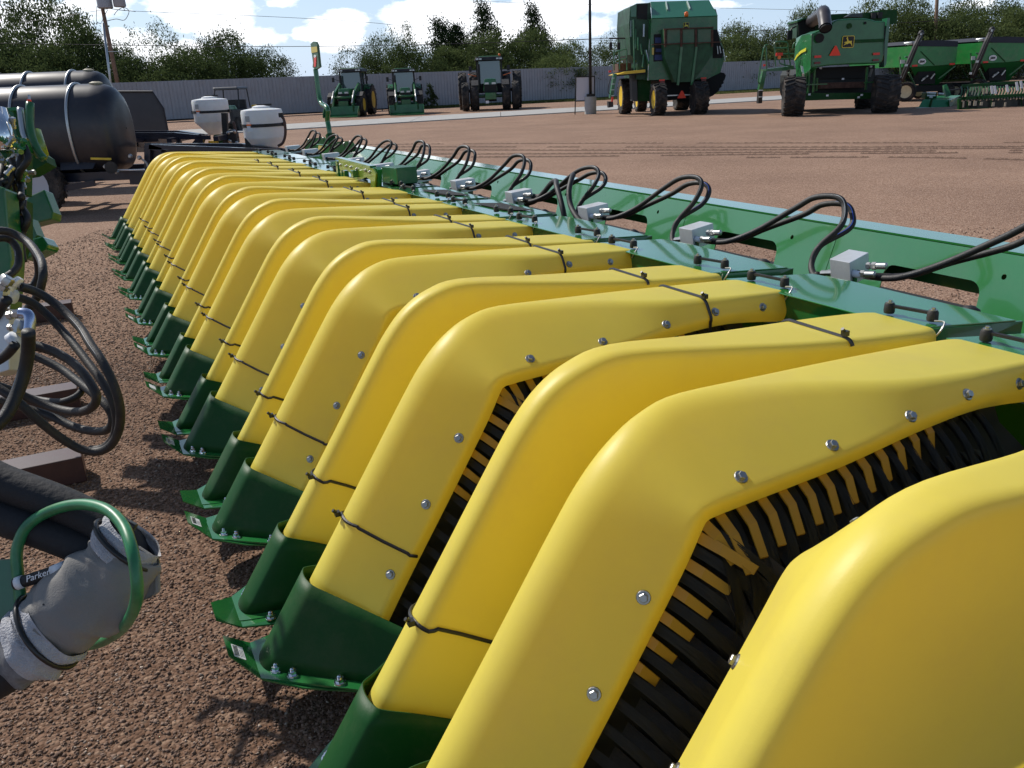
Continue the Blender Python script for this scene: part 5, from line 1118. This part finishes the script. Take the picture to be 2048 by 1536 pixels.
# rotary cutter
Yr = 36.4; rc = thing('rotary_cutter', G(1866, 216), 'low green rotary cutter deck with raised hitch, in front of the left grain cart', 'mower')
Zr = lambda x, y, o=0: W(1780+x/7.642, 40+y/7.642, Yr+o)
dk = part('deck', MB().frustum([Zr(430, 1342), Zr(880, 1342), Zr(1060, 1290, 2.2), Zr(560, 1300, 2.2)], [Zr(500, 1225, .15), Zr(935, 1222, .15), Zr(1080, 1150, 2.3), Zr(600, 1160, 2.3)]), mat('cutter_green', (.02, .2, .07), .3, coat=.4), rc)
part('skid', MB().beam(Zr(400, 1342, -.05), Zr(880, 1342, -.05), .05, .05), mat('pale_edge', (.45, .55, .48), .4), dk)
part('deck_rib', MB().beam(Zr(640, 1210, -.02), Zr(605, 1335, -.06), .09, .04), GRND, dk)
part('gearbox', MB().box(Zr(600, 1150, 1.0), (.5, .4, .25)), GRND, dk, bevel=.03); part('hitch_frame', MB().prism([Zr(820, 1000, 1.4), Zr(870, 985, 1.4), Zr(940, 1150, 1.0), (Zr(860, 1180, 1.0)), Zr(830, 1120, 1.2)], (0, .1, 0)), GRNM, dk)
part('drive_shaft', MB().cyl(Zr(900, 1085, 1.4), Zr(1080, 1050, 1.4), .04), BLK, dk)
for q in ((565, 1110, 700, 1120), (565, 1155, 690, 1155), (600, 1180, 650, 1182), (740, 1125, 820, 1130)): part('white_rod', MB().tube([Zr(q[0], q[1], .8), Zr(q[2], q[3], .8)], .035, 6), PAPER, dk)
part('side_plate', MB().prism([Zr(890, 1230, -.0), Zr(1060, 1160, 2.0), Zr(1040, 1290, 2.0), Zr(900, 1345, .0)], (.04, 0, 0)), GRND, dk)
# cultivator / strip till implement at the right edge
ct = thing('cultivator', G(1985, 219), 'green row cultivator with many upright shanks and white paper tags, right edge', 'cultivator')
Yt = 34.0; Zt = lambda x, y, o=0: W(1780+x/7.642, 40+y/7.642, Yt+o)
for (x0, y0, x1, y1, o) in ((1055, 1370, 1500, 1360, 0), (1055, 1200, 2300, 1130, .3), (1100, 1010, 2300, 930, 1.2), (1060, 1200, 1060, 1375, 0), (1500, 1370, 2300, 1330, .2)): part('frame_bar', MB().beam(Zt(x0, y0, o), Zt(x1, y1, o), .11, .11), GRND, ct)
rr = random.Random(4)
for i in range(26):
    x = 1075+i*46; o = rr.uniform(0, 1.0); y1 = 1370-(x-1075)*.035
    part('shank', MB().prism([Zt(x, 1190-(x-1075)*.06, o), Zt(x+20, 1190-(x-1075)*.06, o), Zt(x+26+rr.uniform(-8, 8), y1-20, o), Zt(x+10, y1, o)], (.05, .1, 0)), GRND, ct)
    if i % 2: part('coulter', MB().cyl(Zt(x+15, y1-60, o-.1), Zt(x+15, y1-60, o-.07), .19, seg=16), mat('worn_disc', (.03, .03, .02), .5), ct)
    part('spring_arm', MB().tube([Zt(x, 1190-(x-1075)*.06, o), Zt(x+30, 1080, o+.4), Zt(x+15, 1020, o+.9)], .03, 6), GRND, ct)
for x, y, h_ in ((1550, 1070, 120), (1600, 1070, 120), (1785, 1050, 110), (1935, 1015, 130), (2000, 990, 110)):
    part('paper_tag', MB().prism([Zt(x-22, y-h_/2, -.1), Zt(x+12, y-h_/2-5, -.1), Zt(x+30, y+h_/2-5, -.1), Zt(x-4, y+h_/2, -.1)], (0, -.03, 0)), PAPER, ct)
for x, y, w_, h_ in ((1110, 1290, 25, 90), (1205, 1275, 30, 60), (1280, 1275, 45, 70), (1380, 1280, 38, 50), (1420, 1090, 26, 90), (1470, 1080, 30, 90), (1560, 1290, 40, 60), (1750, 1290, 25, 60)): part('wooden_tag', MB().prism([Zt(x, y-h_/2, -.12), Zt(x+w_, y-h_/2-4, -.12), Zt(x+w_-8, y+h_/2, -.12), Zt(x-8, y+h_/2, -.12)], (0, -.02, 0)), mat('pale_wood_tag', (.42, .36, .26), .7), ct)

# ================================================================== TANK TRAILERS (left)
def tank_trailer(Yt_, dx, dy, sc, label, full=True):
    """built from outline points at one distance; x,y are photo pixels of the near trailer"""
    Zk = lambda x, y, o=0: W(x*sc+dx, y*sc+dy, Yt_+o)
    t = thing('tank_trailer', Vector((Zk(60, 430).x, Yt_+.9, 0)), label, 'tank trailer', 'black tank trailers at the left')
    c0, c1 = Zk(262, 258, .66), Zk(-260, 262, .66); rad = (Zk(100, 171, .66).z-Zk(100, 349, .66).z)/2; zc_ = (Zk(100, 171, .66).z+Zk(100, 349, .66).z)/2
    ax = Vector((1, 0, 0)); xe = c0.x; x0 = c1.x; cy = Yt_+.74*rad
    mb = MB(); L_ = xe-x0
    prof = [(rad*.02, 0), (rad*.6, .015), (rad*.80, .05), (rad*.91, .11), (rad*.97, .20), (rad, .36)]
    pr_ = [(r, t_) for r, t_ in prof] + [(rad, L_-.36), (rad*.97, L_-.20), (rad*.91, L_-.11), (rad*.80, L_-.05), (rad*.6, L_-.015), (rad*.02, L_)]
    sq = lambda a: (math.cos(a) if math.sin(a) > 0 else math.copysign(abs(math.cos(a))**.62, math.cos(a)), math.sin(a) if math.sin(a) > 0 else -abs(math.sin(a))**.8)
    mb.grid([[Vector((x0+t_, cy+sq(R(j*7.5))[0]*r*.74, zc_+sq(R(j*7.5))[1]*r)) for j in range(48)] for r, t_ in pr_], closed_u=True); tk = part('tank', mb, TANK, t, auto=60)
    for x in (30, 143, -120):
        px_ = Zk(x, 260, .08).x; n_ = 24; mb = MB(); mb.tube([Vector((px_, cy+sq(a)[0]*(rad+.012)*.745, zc_+sq(a)[1]*(rad+.012))) for a in [R(j*7.5) for j in range(48)]], .024, 6, closed=True); part('tank_strap', mb, GALV, tk, smooth=True)
        part('saddle', MB().prism([Vector((px_-.24, cy-.55, Zk(0, 345).z+.0)), Vector((px_+.24, cy-.5, Zk(0, 345).z)), Vector((px_+.34, cy-.2, zc_-rad*.35)), Vector((px_-.34, cy-.2, zc_-rad*.35))], (0, .6, 0)), TANK, tk)
    part('lid', MB().lathe([(.10, 0), (.10, .03), (.05, .05)], Vector((Zk(215, 170, .9).x, cy, zc_+rad-.02)), (0, 0, 1), 18), mat('tan_plastic', (.3, .27, .18), .6), tk)
    f1 = Zk(-260, 350); f2 = Zk(620 if full else 300, 350)
    zt_, zb = Zk(200, 345).z, Zk(200, 363).z
    for yy in (Yt_+.1, Yt_+1.35): part('frame_rail', MB().prism([Vector((f1.x, yy, zb)), Vector((f2.x, yy, zb)), Vector((f2.x, yy, zt_)), Vector((f1.x, yy, zt_))], (0, .12, 0)), NAVY, t)
    for x in (-100, 100, 250, 380, 500): X = Zk(x, 350).x; part('cross_member', MB().prism([Vector((X, Yt_+.2, zb+.02)), Vector((X+.1, Yt_+.2, zb+.02)), Vector((X+.1, Yt_+.2, zt_-.02)), Vector((X, Yt_+.2, zt_-.02))], (0, 1.2, 0)), NAVY, t)
    wc = Zk(78, 382); 
    for yy in (Yt_-.12, Yt_+1.75): wheel(t, (wc.x-(.9 if yy > Yt_ else 0), yy, .47), (0, -1 if yy < Yt_ else 1, 0), .47, .28, WRIM, .6, 26, .012)
    part('fender_strut', MB().beam(Zk(120, 378, -.1), Zk(190, 366, -.05), .05, .09), NAVY, t)
    part('tag_axle', MB().cyl(Vector((wc.x, Yt_-.1, .47)), Vector((wc.x, Yt_+1.7, .47)), .06), NAVY, t)
    return t, Zk
tt, Zk = tank_trailer(13.3, 0, 0, 1, 'near black tank trailer with two steel straps and a white wheel rim')
def barrel(name_l, Zk, cx_, top_, bot_, w_, Y, par, cone_to, cone_w):
    r = w_/2*Y*.965/FPX; Y = Y; Y0_ = Y; Y = Y+r; c = W(cx_, (top_+bot_)/2, Y); r = w_/2*Y*.965/FPX; zt_ = W(cx_, top_, Y).z; zb = W(cx_, bot_, Y).z; zc2 = W(cx_, cone_to, Y).z; rc_ = cone_w/2*Y*.965/FPX
    mb = MB(); mb.lathe([(rc_, zc2), (r*.97, zb), (r*.985, zb+.02), (r*.985, (zt_+zb)/2-.02), (r*1.0, (zt_+zb)/2), (r, zt_-.05), (r*.96, zt_-.01), (r*.8, zt_), (r*.3, zt_+.025), (.02, zt_+.03)], Vector((c.x, Y, 0)), (0, 0, 1), 36)
    b = part('cone_tank', mb, POLY, par, auto=28)
    part('tank_lid', MB().lathe([(r*.42, 0), (r*.42, .03), (r*.2, .05)], Vector((c.x, Y, zt_+.01)), (0, 0, 1), 20), WHT, b)
    part('lid_bar', MB().box(Vector((c.x+.06, Y, zt_+.065)), (r*.7, .05, .03)), BLK, b)
    zm = (zt_+zb)/2+.0
    part('band', MB().lathe([(r*1.015, -.025), (r*1.015, .025)], Vector((c.x, Y, zm-.02)), (0, 0, 1), 36), BLK, b)
    for sx in (-1, 1): part('band_lug', MB().box(Vector((c.x+sx*r*1.02, Y, zm-.02)), (.06, .08, .06)), BLK, b)
    part('label', MB().box(Vector((c.x-r*.42, Y0_+r*.09-.012, zt_-.14)), (.10, .006, .09)), GREYP, b); lb = part('label', MB().box(Vector((c.x-r*.38, Y0_+r*.075-.012, zt_-.28)), (.11, .006, .11)), PAPER, b); part('label_header', MB().box(Vector((c.x-r*.38, Y0_+r*.075-.017, zt_-.232)), (.11, .005, .025)), ORG, lb)
    return b, c, r
barrel('', None, 526, 218, 276, 80, 14.0, tt, 300, 40)
part('tank_leg', MB().prism([W(489, 276, 13.9), W(492, 300, 13.9), W(510, 300, 13.9)], (0, .05, 0)), BLK, tt)
part('suction_hose', MB().tube(smoothpath([W(562, 232, 13.9), W(568, 240, 13.9), W(571, 265, 13.9), W(566, 285, 13.9), W(556, 292, 13.9)], 5), .022, 8), TEND, tt, smooth=True)
part('valve', MB().box(W(562, 230, 13.9), (.07, .07, .07)), BLK, tt, bevel=.01)
# raised front frame rails
for (a, b) in (((295, 293, 13.2), (560, 303, 13.2)), ((300, 291, 14.4), (485, 291, 14.4)), ((485, 291, 14.4), (600, 306, 13.4)), ((296, 291, 13.2), (296, 340, 13.2)), ((300, 293, 13.2), (325, 300, 13.2)), ((296, 291, 13.2), (300, 291, 14.4))):
    part('front_frame', MB().beam(W(*a), W(*b), .09, .07), NAVY, tt)
part('front_skirt', MB().prism([W(297, 299, 13.25), W(520, 304, 13.25), W(520, 320, 13.25), W(297, 345, 13.25)], (0, .05, 0)), NAVY, tt)
part('drawbar', MB().beam(W(262, 355, 13.4), W(640, 352, 13.6), .16, .2), NAVY, tt)
part('yellow_handle', MB().beam(W(182, 317, 13.1), W(222, 318, 13.1), .03), YRIM, tt)
for x, y in ((262, 312), (280, 315), (230, 338), (235, 344), (212, 333)): part('fitting', MB().lathe([(.03, 0), (.035, .03), (.02, .06)], W(x, y, 13.05), (0, -1, 0), 8), STL, tt)
part('pump', MB().cyl(W(222, 335, 13.2), W(222, 335, 12.95), .09), BLK, tt)
part('plumbing', MB().tube(smoothpath([W(235, 340, 13.1), W(262, 340, 13.1), W(290, 339, 13.1)], 3), .012, 6), WHT, tt); part('plumbing', MB().tube(smoothpath([W(280, 316, 13.1), W(292, 325, 13.1), W(297, 338, 13.1)], 4), .015, 6), GREYP, tt)
# rear trailer
t3, Z3 = tank_trailer(17.0, 26, 9, .79, 'rear black tank trailer, half hidden behind the nearer tank', False)
bb, bc, br_ = barrel('', None, 422, 198, 244, 68, 18.2, t3, 270, 20)
for (a, b) in (((260, 269, 17.6), (350, 269, 17.6)), ((350, 269, 17.6), (402, 274, 17.6)), ((260, 265, 18.6), (360, 265, 18.6)), ((360, 265, 18.6), (405, 272, 18)), ((402, 272, 17.6), (402, 294, 17.6)), ((404, 270, 17.6), (386, 292, 17.6)), ((358, 270, 17.6), (358, 290, 17.6)), ((240, 272, 17.6), (420, 275, 17.6))):
    part('front_frame', MB().beam(W(*a), W(*b), .10, .08), NAVY, t3)
part('tank_post', MB().prism([W(442, 226, 18.0), W(453, 226, 18.0), W(456, 292, 18.0), W(446, 292, 18.0)], (0, .1, 0)), BLK, t3)
part('tank_brace', MB().prism([W(386, 292, 17.9), W(413, 270, 17.9), W(405, 292, 17.9)], (0, .06, 0)), BLK, t3)
part('yellow_valve', MB().box(W(427, 286, 17.9), (.18, .1, .09)), YRIM, t3); part('green_pump', MB().box(W(440, 279, 18.2), (.2, .2, .2)), GRND, t3, bevel=.02)
part('meter_unit', MB().box(W(464, 275, 17.9), (.25, .2, .22)), BLK, t3, bevel=.02)
for x, y in ((458, 268), (470, 265), (461, 284), (475, 288)): part('fitting', MB().lathe([(.03, 0), (.04, .05), (.02, .08)], W(x, y, 17.8), (0, -.6, .4), 8), STL, t3)
part('suction_hose', MB().tube(smoothpath([W(467, 243, 17.9), W(471, 260, 17.9), W(476, 276, 17.9)], 4), .03, 6), TEND, t3, smooth=True)
# grey panel trailer behind
pt = thing('ramp_trailer', Vector((W(290, 250, 20).x, 20.5, 0)), 'grey steel panel with cut corner above a beige perforated deck side, behind the tanks', 'trailer')
part('side_panel', MB().prism([W(*q, 20.0) for q in ((215, 184), (305, 184), (327, 218), (336, 264), (215, 268))], (0, .06, 0)), GRYP, pt)
part('panel_edge', MB().tube([W(*q, 19.97) for q in ((215, 183), (305, 183), (327, 217), (336, 262))], .02, 6), mat('dark_edge', (.03, .03, .035), .5), pt)
part('deck_side', MB().prism([W(*q, 19.0) for q in ((250, 270), (336, 270), (342, 296), (250, 299))], (0, .05, 0)), BEIGE, pt)
part('side_hole', MB().prism([W(x, y, 18.98) for x, y in ((265, 286), (271, 281), (277, 286), (277, 293), (266, 293))], (0, -.01, 0)), DARK, pt)
part('deck_rail', MB().beam(W(250, 300, 18.9), W(345, 298, 18.9), .10), GALV, pt)
part('rail_stay', MB().tube([W(336, 264, 19.9), W(343, 298, 19.0)], .02, 6), BLK, pt)
for x in (230, 320): wheel(pt, (W(x, 300, 20.3).x, 20.3, .35), (0, -1, 0), .35, .22, WRIM, .55, 20, .01)

# ================================================================== LEFT FOREGROUND MACHINE
# steel bearers
for (x, y, ln, wd, lab) in ((163, 913, 1.3, .16, 'nearest maroon steel bearer on the gravel below the hose bundle'), (154, 776, 1.3, .15, 'second maroon steel bearer, under the hanging hoses'), (143, 605, 1.2, .15, 'third maroon steel bearer, farther back beside the green frame')):
    p = G(x, y, .13); t_ = thing('steel_bearer', Vector((p.x, p.y, 0)), lab, 'steel beam', 'maroon steel bearers at the left'); b2 = p-nv*ln
    q = [p, b2, b2+dv*wd, p+dv*wd]
    part('beam_body', MB().prism([Vector((v_.x, v_.y, .13)) for v_ in q], (0, 0, -.128)), MARN, t_, bevel=.004)
pl = thing('planter', Vector((-2.6, 4.6, 0)), 'green planter with bare frame, cylinders and hose ends at the left picture edge', 'planter')
def dpoly(pts, d, th, nm, m_, par=pl, **k): return part(nm, MB().prism([DP(x, y, d) for x, y in pts], Fv*th), m_, par, **k)
dpoly([(-40, 216), (22, 214), (24, 222), (38, 222), (40, 300), (-40, 300)], 4.6, .05, 'frame_plate', GRNM, bevel=.006)
dpoly([(24, 214), (40, 214), (44, 236), (54, 300), (52, 390), (38, 390), (36, 300)], 4.5, .06, 'frame_upright', GRND, bevel=.004)
dpoly([(18, 215), (38, 214), (38, 220), (18, 221)], 4.45, .05, 'frame_cap', GRN, pl)
dpoly([(26, 275), (50, 275), (50, 300), (26, 302)], 4.4, .1, 'clamp_block', GRN, bevel=.006)
dpoly([(-40, 280), (14, 290), (16, 360), (12, 470), (-40, 520)], 4.2, .12, 'row_unit', GRND)
dpoly([(-40, 360), (8, 375), (16, 470), (22, 520), (14, 640), (-40, 660)], 3.9, .12, 'side_plate', GRNM, bevel=.01)
dpoly([(50, 300), (62, 290), (90, 310), (94, 325), (60, 345), (30, 350), (30, 310)], 4.7, .1, 'linkage', GRND)
dpoly([(58, 392), (88, 378), (106, 424), (104, 438), (55, 450), (44, 410)], 4.9, .10, 'foot_plate', GRNM, bevel=.008)
dpoly([(46, 440), (60, 436), (74, 470), (52, 500), (30, 500)], 4.6, .08, 'leg_plate', GRNM)
dpoly([(44, 482), (84, 472), (96, 490), (92, 498), (48, 520), (40, 505)], 4.5, .12, 'skid_foot', GRN, bevel=.008)
dpoly([(34, 400), (48, 400), (48, 480), (34, 520), (20, 520), (28, 430)], 4.3, .08, 'lower_leg', GRND)
for q, r, m_ in (([(40, 216), (46, 262), (53, 280)], .016, GALV), ([(60, 205), (61, 262), (75, 300), (88, 318)], .02, GRNM), ([(22, 395), (24, 470), (26, 560)], .02, BLK), ([(38, 395), (36, 470), (34, 520)], .014, GREYP), ([(45, 400), (44, 480), (40, 540)], .02, BLK), ([(30, 440), (29, 500), (24, 540)], .025, BLK)):
    part('hose', MB().tube(smoothpath([DP(x, y, 4.1) for x, y in q], 4), r, 8), m_, pl, smooth=True)
part('cylinder', MB().tube([DP(-6, 220, 4.1), DP(6, 262, 4.1), DP(16, 300, 4.1)], .045, 12), mat('polished_rod', (.8, .8, .8), .08, metal=1), pl, smooth=True)
part('cylinder', MB().tube([DP(68, 262, 4.5), DP(84, 312, 4.5)], .035, 12), GLIME, pl, smooth=True)
part('flag_rod', MB().tube([DP(58, 190, 4.6), DP(60, 215, 4.6), DP(64, 262, 4.6)], .008, 6), GALV, pl)
part('orange_tip', MB().tube([DP(58, 200, 4.58), DP(59, 209, 4.58)], .012, 8), mat('orange_red_sign', (.9, .05, .012), .5), pl)
rr = random.Random(11)
for i in range(34):
    x, y = rr.choice([(rr.uniform(0, 50), rr.uniform(285, 345)), (rr.uniform(20, 50), rr.uniform(340, 365)), (rr.uniform(5, 32), rr.uniform(225, 300))]); d0 = 4.0+rr.random()*.3; ax = Vector((rr.uniform(-1, 1), rr.uniform(-.6, .2), rr.uniform(-.8, .8)))
    part('fitting', MB().lathe([(.011, 0), (.015, .003), (.015, .018), (.011, .02), (.011, .04), (.014, .041), (.013, .055)], DP(x, y, d0), ax, 8), rr.choice([STL, STL, GALV, GRN]), pl, auto=40)
for i in range(12):
    x, y = rr.uniform(0, 50), rr.uniform(290, 470); d0 = 4.0; q = [(x, y), (x+rr.uniform(-10, 18), y+rr.uniform(10, 30)), (x+rr.uniform(-18, 10), y+rr.uniform(40, 70)), (x+rr.uniform(-10, 10), y+rr.uniform(70, 110))]
    part('hose', MB().tube(smoothpath([DP(a, b, d0+rr.uniform(0, .2)) for a, b in q], 4), rr.choice([.008, .012, .017]), 8), BLK, pl, smooth=True)
# valve manifold
vm = part('manifold', MB().prism([DP(-20, 612, 2.35), DP(18, 618, 2.35), DP(18, 740, 2.35), DP(-20, 752, 2.35)], Fv*.09), ALU, pl, bevel=.003)
part('manifold_top', MB().prism([DP(-20, 597, 2.43), DP(22, 598, 2.43), DP(19, 617, 2.345), DP(-20, 612, 2.345)], (0, 0, -.004)), mat('bare_aluminium', (.75, .76, .77), .35, metal=.6), vm)
def fitting(x0, y0, x1, y1, d, r, par=pl, m_=STL):
    a, b = DP(x0, y0, d), DP(x1, y1, d); dr = b-a; L_ = dr.length
    part('fitting', MB().lathe([(r*.8, 0), (r, L_*.06), (r, L_*.35), (r*.75, L_*.37), (r*.75, L_*.5), (r*1.05, L_*.52), (r*1.05, L_*.9), (r*.85, L_)], a, dr, 6 if r < .02 else 12), m_, par, auto=40)
fitting(0, 578, 18, 554, 2.3, .018); fitting(14, 632, 42, 626, 2.28, .012); fitting(30, 680, 44, 640, 2.25, .016); fitting(4, 600, 8, 575, 2.32, .018); fitting(16, 655, 34, 655, 2.28, .010); fitting(18, 570, 28, 574, 2.34, .016, m_=WHT); fitting(30, 560, 38, 567, 2.34, .016, m_=WHT)
part('elbow', MB().tube(smoothpath([DP(40, 626, 2.24), DP(54, 628, 2.24), DP(60, 640, 2.24), DP(58, 664, 2.24)], 5), .015, 12), mat('blue_zinc', (.35, .4, .55), .25, metal=.9), pl, smooth=True)
part('hose_collar', MB().tube([DP(14, 590, 2.38), DP(30, 594, 2.38)], .021, 12), PAPER, pl, smooth=True); part('hose_collar', MB().tube([DP(22, 684, 2.22), DP(33, 676, 2.22)], .022, 12), PAPER, pl, smooth=True)
HS = [([(-30, 462), (10, 462), (34, 471), (55, 484), (68, 498), (82, 520), (86, 540), (85, 560), (76, 590), (60, 612), (50, 625)], .0175, 2.55, 1),
 ([(-20, 480), (8, 476), (25, 484), (36, 503), (36, 530), (24, 546), (8, 556)], .016, 2.6, 1),
 ([(36, 567), (52, 574), (66, 570), (76, 552), (76, 530), (70, 505), (52, 482), (30, 468)], .0165, 2.7, 0),
 ([(40, 574), (70, 583), (102, 601), (136, 630), (163, 659), (182, 690), (205, 724), (227, 768), (240, 815), (238, 858), (222, 890), (196, 903), (161, 898), (119, 874), (76, 840), (34, 802), (-10, 772)], .0175, 2.35, 1),
 ([(28, 592), (64, 605), (95, 630), (127, 664), (152, 694), (178, 728), (203, 762), (224, 800), (233, 840), (226, 876), (205, 896), (180, 899)], .0165, 2.42, 0),
 ([(-10, 700), (22, 690), (68, 690), (110, 704), (144, 724), (168, 748), (186, 775), (193, 792), (188, 810), (169, 822), (140, 823), (102, 814), (59, 797), (25, 782), (-10, 770)], .0185, 2.5, 0),
 ([(-10, 694), (22, 699), (68, 712), (119, 736), (152, 760), (186, 787), (212, 810), (225, 834), (219, 856), (195, 863), (152, 855), (102, 833), (51, 816), (-5, 800)], .0185, 2.6, 0),
 ([(30, 690), (60, 693), (102, 704), (144, 726), (163, 745), (168, 762), (163, 782), (149, 795), (119, 804), (76, 799), (40, 790)], .0155, 2.66, 1),
 ([(57, 664), (56, 700), (50, 740), (35, 785), (12, 830), (-20, 862)], .0235, 2.15, 1), ([(30, 690), (10, 712), (-20, 730)], .018, 2.2, 0), ([(14, 600), (-2, 620), (-20, 660)], .02, 2.3, 0)]
for pts, r, d, st_ in HS:
    r *= .72; P = smoothpath([DP(x, y, d+.06*math.sin(i*.7)) for i, (x, y) in enumerate(pts)], 6); h = part('hose', MB().tube(P, r, 12), BLK, pl, smooth=True)
    if st_: side = (Rv*-.45+Uv*.55-Fv*.65).normalized()*r*.99; part('hose_stripe', MB().tube([q+side for q in P[len(P)//6:int(len(P)*.62)]], r*.09, 5), GREYP, h)
# green guard ring on a plate + sleeved hose bundle
D_ = 1.30
ring = thing('hose_guard', DP(20, 1180, D_), 'green steel ring welded to a plate, holding the sleeved hose bundle', 'hose holder')
part('plate', MB().prism([DP(-60, 1124, D_), DP(24, 1119, D_), DP(30, 1150, D_), DP(40, 1215, D_), (DP(10, 1245, D_)), DP(-60, 1290, D_)], Fv*.008), mat('teal_green_paint', (.012, .12, .06), .35, coat=.3), ring)
rp_ = [(43, 1222, .0), (40, 1190, 0), (36, 1150, 0), (33, 1110, 0), (40, 1078, 0), (55, 1052, 0), (84, 1030, 0), (129, 1013, -.01), (174, 1009, -.03), (216, 1021, -.06), (246, 1051, -.09), (262, 1092, -.12), (272, 1144, -.13), (274, 1192, -.12), (261, 1234, -.06), (234, 1266, .04), (195, 1287, .12), (150, 1292, .17), (100, 1275, .17), (60, 1240, .08)]
part('ring', MB().tube(smoothpath([DP(x, y, D_+o_) for x, y, o_ in rp_], 6), .0088, 12), mat('ring_green', (.02, .17, .06), .4, coat=.2, var=.3, vscale=30), ring, smooth=True)
hb = thing('hose_bundle', DP(150, 1200, D_), 'black hoses wrapped in a dirty grey canvas sleeve with white felt cuffs', 'hoses')
for q, r in (([(-60, 930), (0, 962), (110, 1003), (200, 1045), (250, 1085), (262, 1120)], .029), ([(-60, 1010), (0, 1032), (100, 1066), (180, 1098), (225, 1120), (240, 1140)], .030), ([(250, 1150), (190, 1200), (110, 1260), (40, 1305), (-60, 1370)], .034), ([(250, 1170), (180, 1240), (90, 1300), (20, 1345), (-60, 1390)], .030)):
    part('foam_hose', MB().tube(smoothpath([DP(x, y, D_+.03) for x, y in q], 5), r, 14), mat('foam_hose', (.012, .012, .014), .75, bump=.2, bscale=90), hb, smooth=True)
part('small_hose', MB().tube(smoothpath([DP(30, 1168, D_-.01), DP(70, 1156, D_-.01), DP(110, 1142, D_-.01), DP(150, 1125, D_)], 4), .0098, 10), BLK, hb, smooth=True)
part('lettering', text_mb('Parker', .0145, DP(76, 1151, D_-.0245), DP(120, 1134, D_)-DP(50, 1158, D_), Uv, .0004), WHT, hb)
part('hose_collar', MB().tube([DP(34, 1167, D_-.012), DP(46, 1163, D_-.012)], .0105, 10), PAPER, hb, smooth=True); part('hose_collar', MB().tube([DP(106, 1144, D_-.012), DP(132, 1133, D_-.012)], .0105, 10), PAPER, hb, smooth=True)
# canvas sleeve : lofted, wrinkled
def sleeve(path, seg=48, wr=.006, seed=3.0, n=9):
    P = smoothpath([DP(x, y, D_+o_) for x, y, o_, r, f in path], n); rr_ = []
    for i in range(len(path)-1):
        for j in range(n): t = j/n; rr_.append((path[i][3]*(1-t)+path[i+1][3]*t, path[i][4]*(1-t)+path[i+1][4]*t))
    rr_.append((path[-1][3], path[-1][4])); rows = []
    for i, p in enumerate(P):
        t = (P[min(i+1, len(P)-1)]-P[max(i-1, 0)]).normalized(); x = t.cross(Fv).normalized(); z = t.cross(x)
        row = []
        for j in range(seg):
            a = 2*math.pi*j/seg; w1 = mnoise.noise(Vector((math.cos(a)*1.6, math.sin(a)*1.6, i*.13+seed)))*2.4+.45*mnoise.noise(Vector((math.cos(a)*4, math.sin(a)*4, i*.35+seed)))*1.0
            r0 = rr_[i][0]+wr*w1; row.append(p+x*math.cos(a)*r0+z*math.sin(a)*r0*rr_[i][1])
        rows.append(row)
    return rows
rows = sleeve([(100, 1258, .0, .060, .8), (128, 1236, 0, .064, .8), (160, 1205, 0, .071, .75), (195, 1180, .0, .072, .7), (228, 1150, 0, .064, .7), (250, 1122, 0, .056, .75), (262, 1100, 0, .050, .8)], wr=.0045)
mb = MB().grid(rows, closed_u=True); part('canvas_sleeve', mb, FAB, hb, smooth=True)
mb = MB().prism([DP(262, 1212, D_+.01), DP(300, 1196, D_+.0), DP(318, 1186, D_), DP(316, 1150, D_), DP(308, 1115, D_), DP(270, 1090, D_)], Fv*.012); part('sleeve_flap', mb, FAB, hb, bevel=.005)
for nm, pts_, wr_, m_ in (('felt_cuff', [(52, 1300, 0, .055, .85), (72, 1287, 0, .062, .85), (88, 1276, 0, .059, .85), (102, 1262, 0, .064, .85), (120, 1248, 0, .061, .85)], .004, FELT), ('felt_cuff', [(236, 1112, 0, .053, .8), (250, 1096, 0, .056, .8), (262, 1082, 0, .053, .8), (272, 1070, 0, .048, .8)], .003, FELT), ('felt_lining', [(20, 1322, 0, .046, .85), (40, 1310, 0, .052, .85), (56, 1298, 0, .056, .85)], .004, mat('grey_felt', (.16, .16, .165), .95, var=.4, vscale=50))):
    part(nm, MB().grid(sleeve(pts_, 40, wr_, seed=rr.random()*9), closed_u=True), m_, hb, smooth=True)
for (x, y, r, f, dx, dy) in ((96, 1262, .0665, .85, 26, -18), (254, 1090, .0585, .8, 14, -16)):
    c = DP(x, y, D_); t = (DP(x+dx, y+dy, D_)-c).normalized(); xa = t.cross(Fv).normalized(); za = t.cross(xa)
    tb = part('cable_tie', MB().tube([c+xa*math.cos(a)*r+za*math.sin(a)*r*f for a in [j*2*math.pi/36 for j in range(36)]], .0042, 6, closed=True), TIE, hb, smooth=True)
    k_ = c + xa*math.cos(2.5)*-r*1.0 + (-Fv)*r*f*.55 if False else DP(x-2 if x < 200 else x+8, y-46 if x < 200 else y-38, D_-.045)
    part('tie_head', MB().box(k_, (.015, .012, .013), rot=Matrix((Rv, Fv, Uv)).transposed() @ Matrix.Rotation(.5, 3, 'Y')), TIE, tb, bevel=.002)
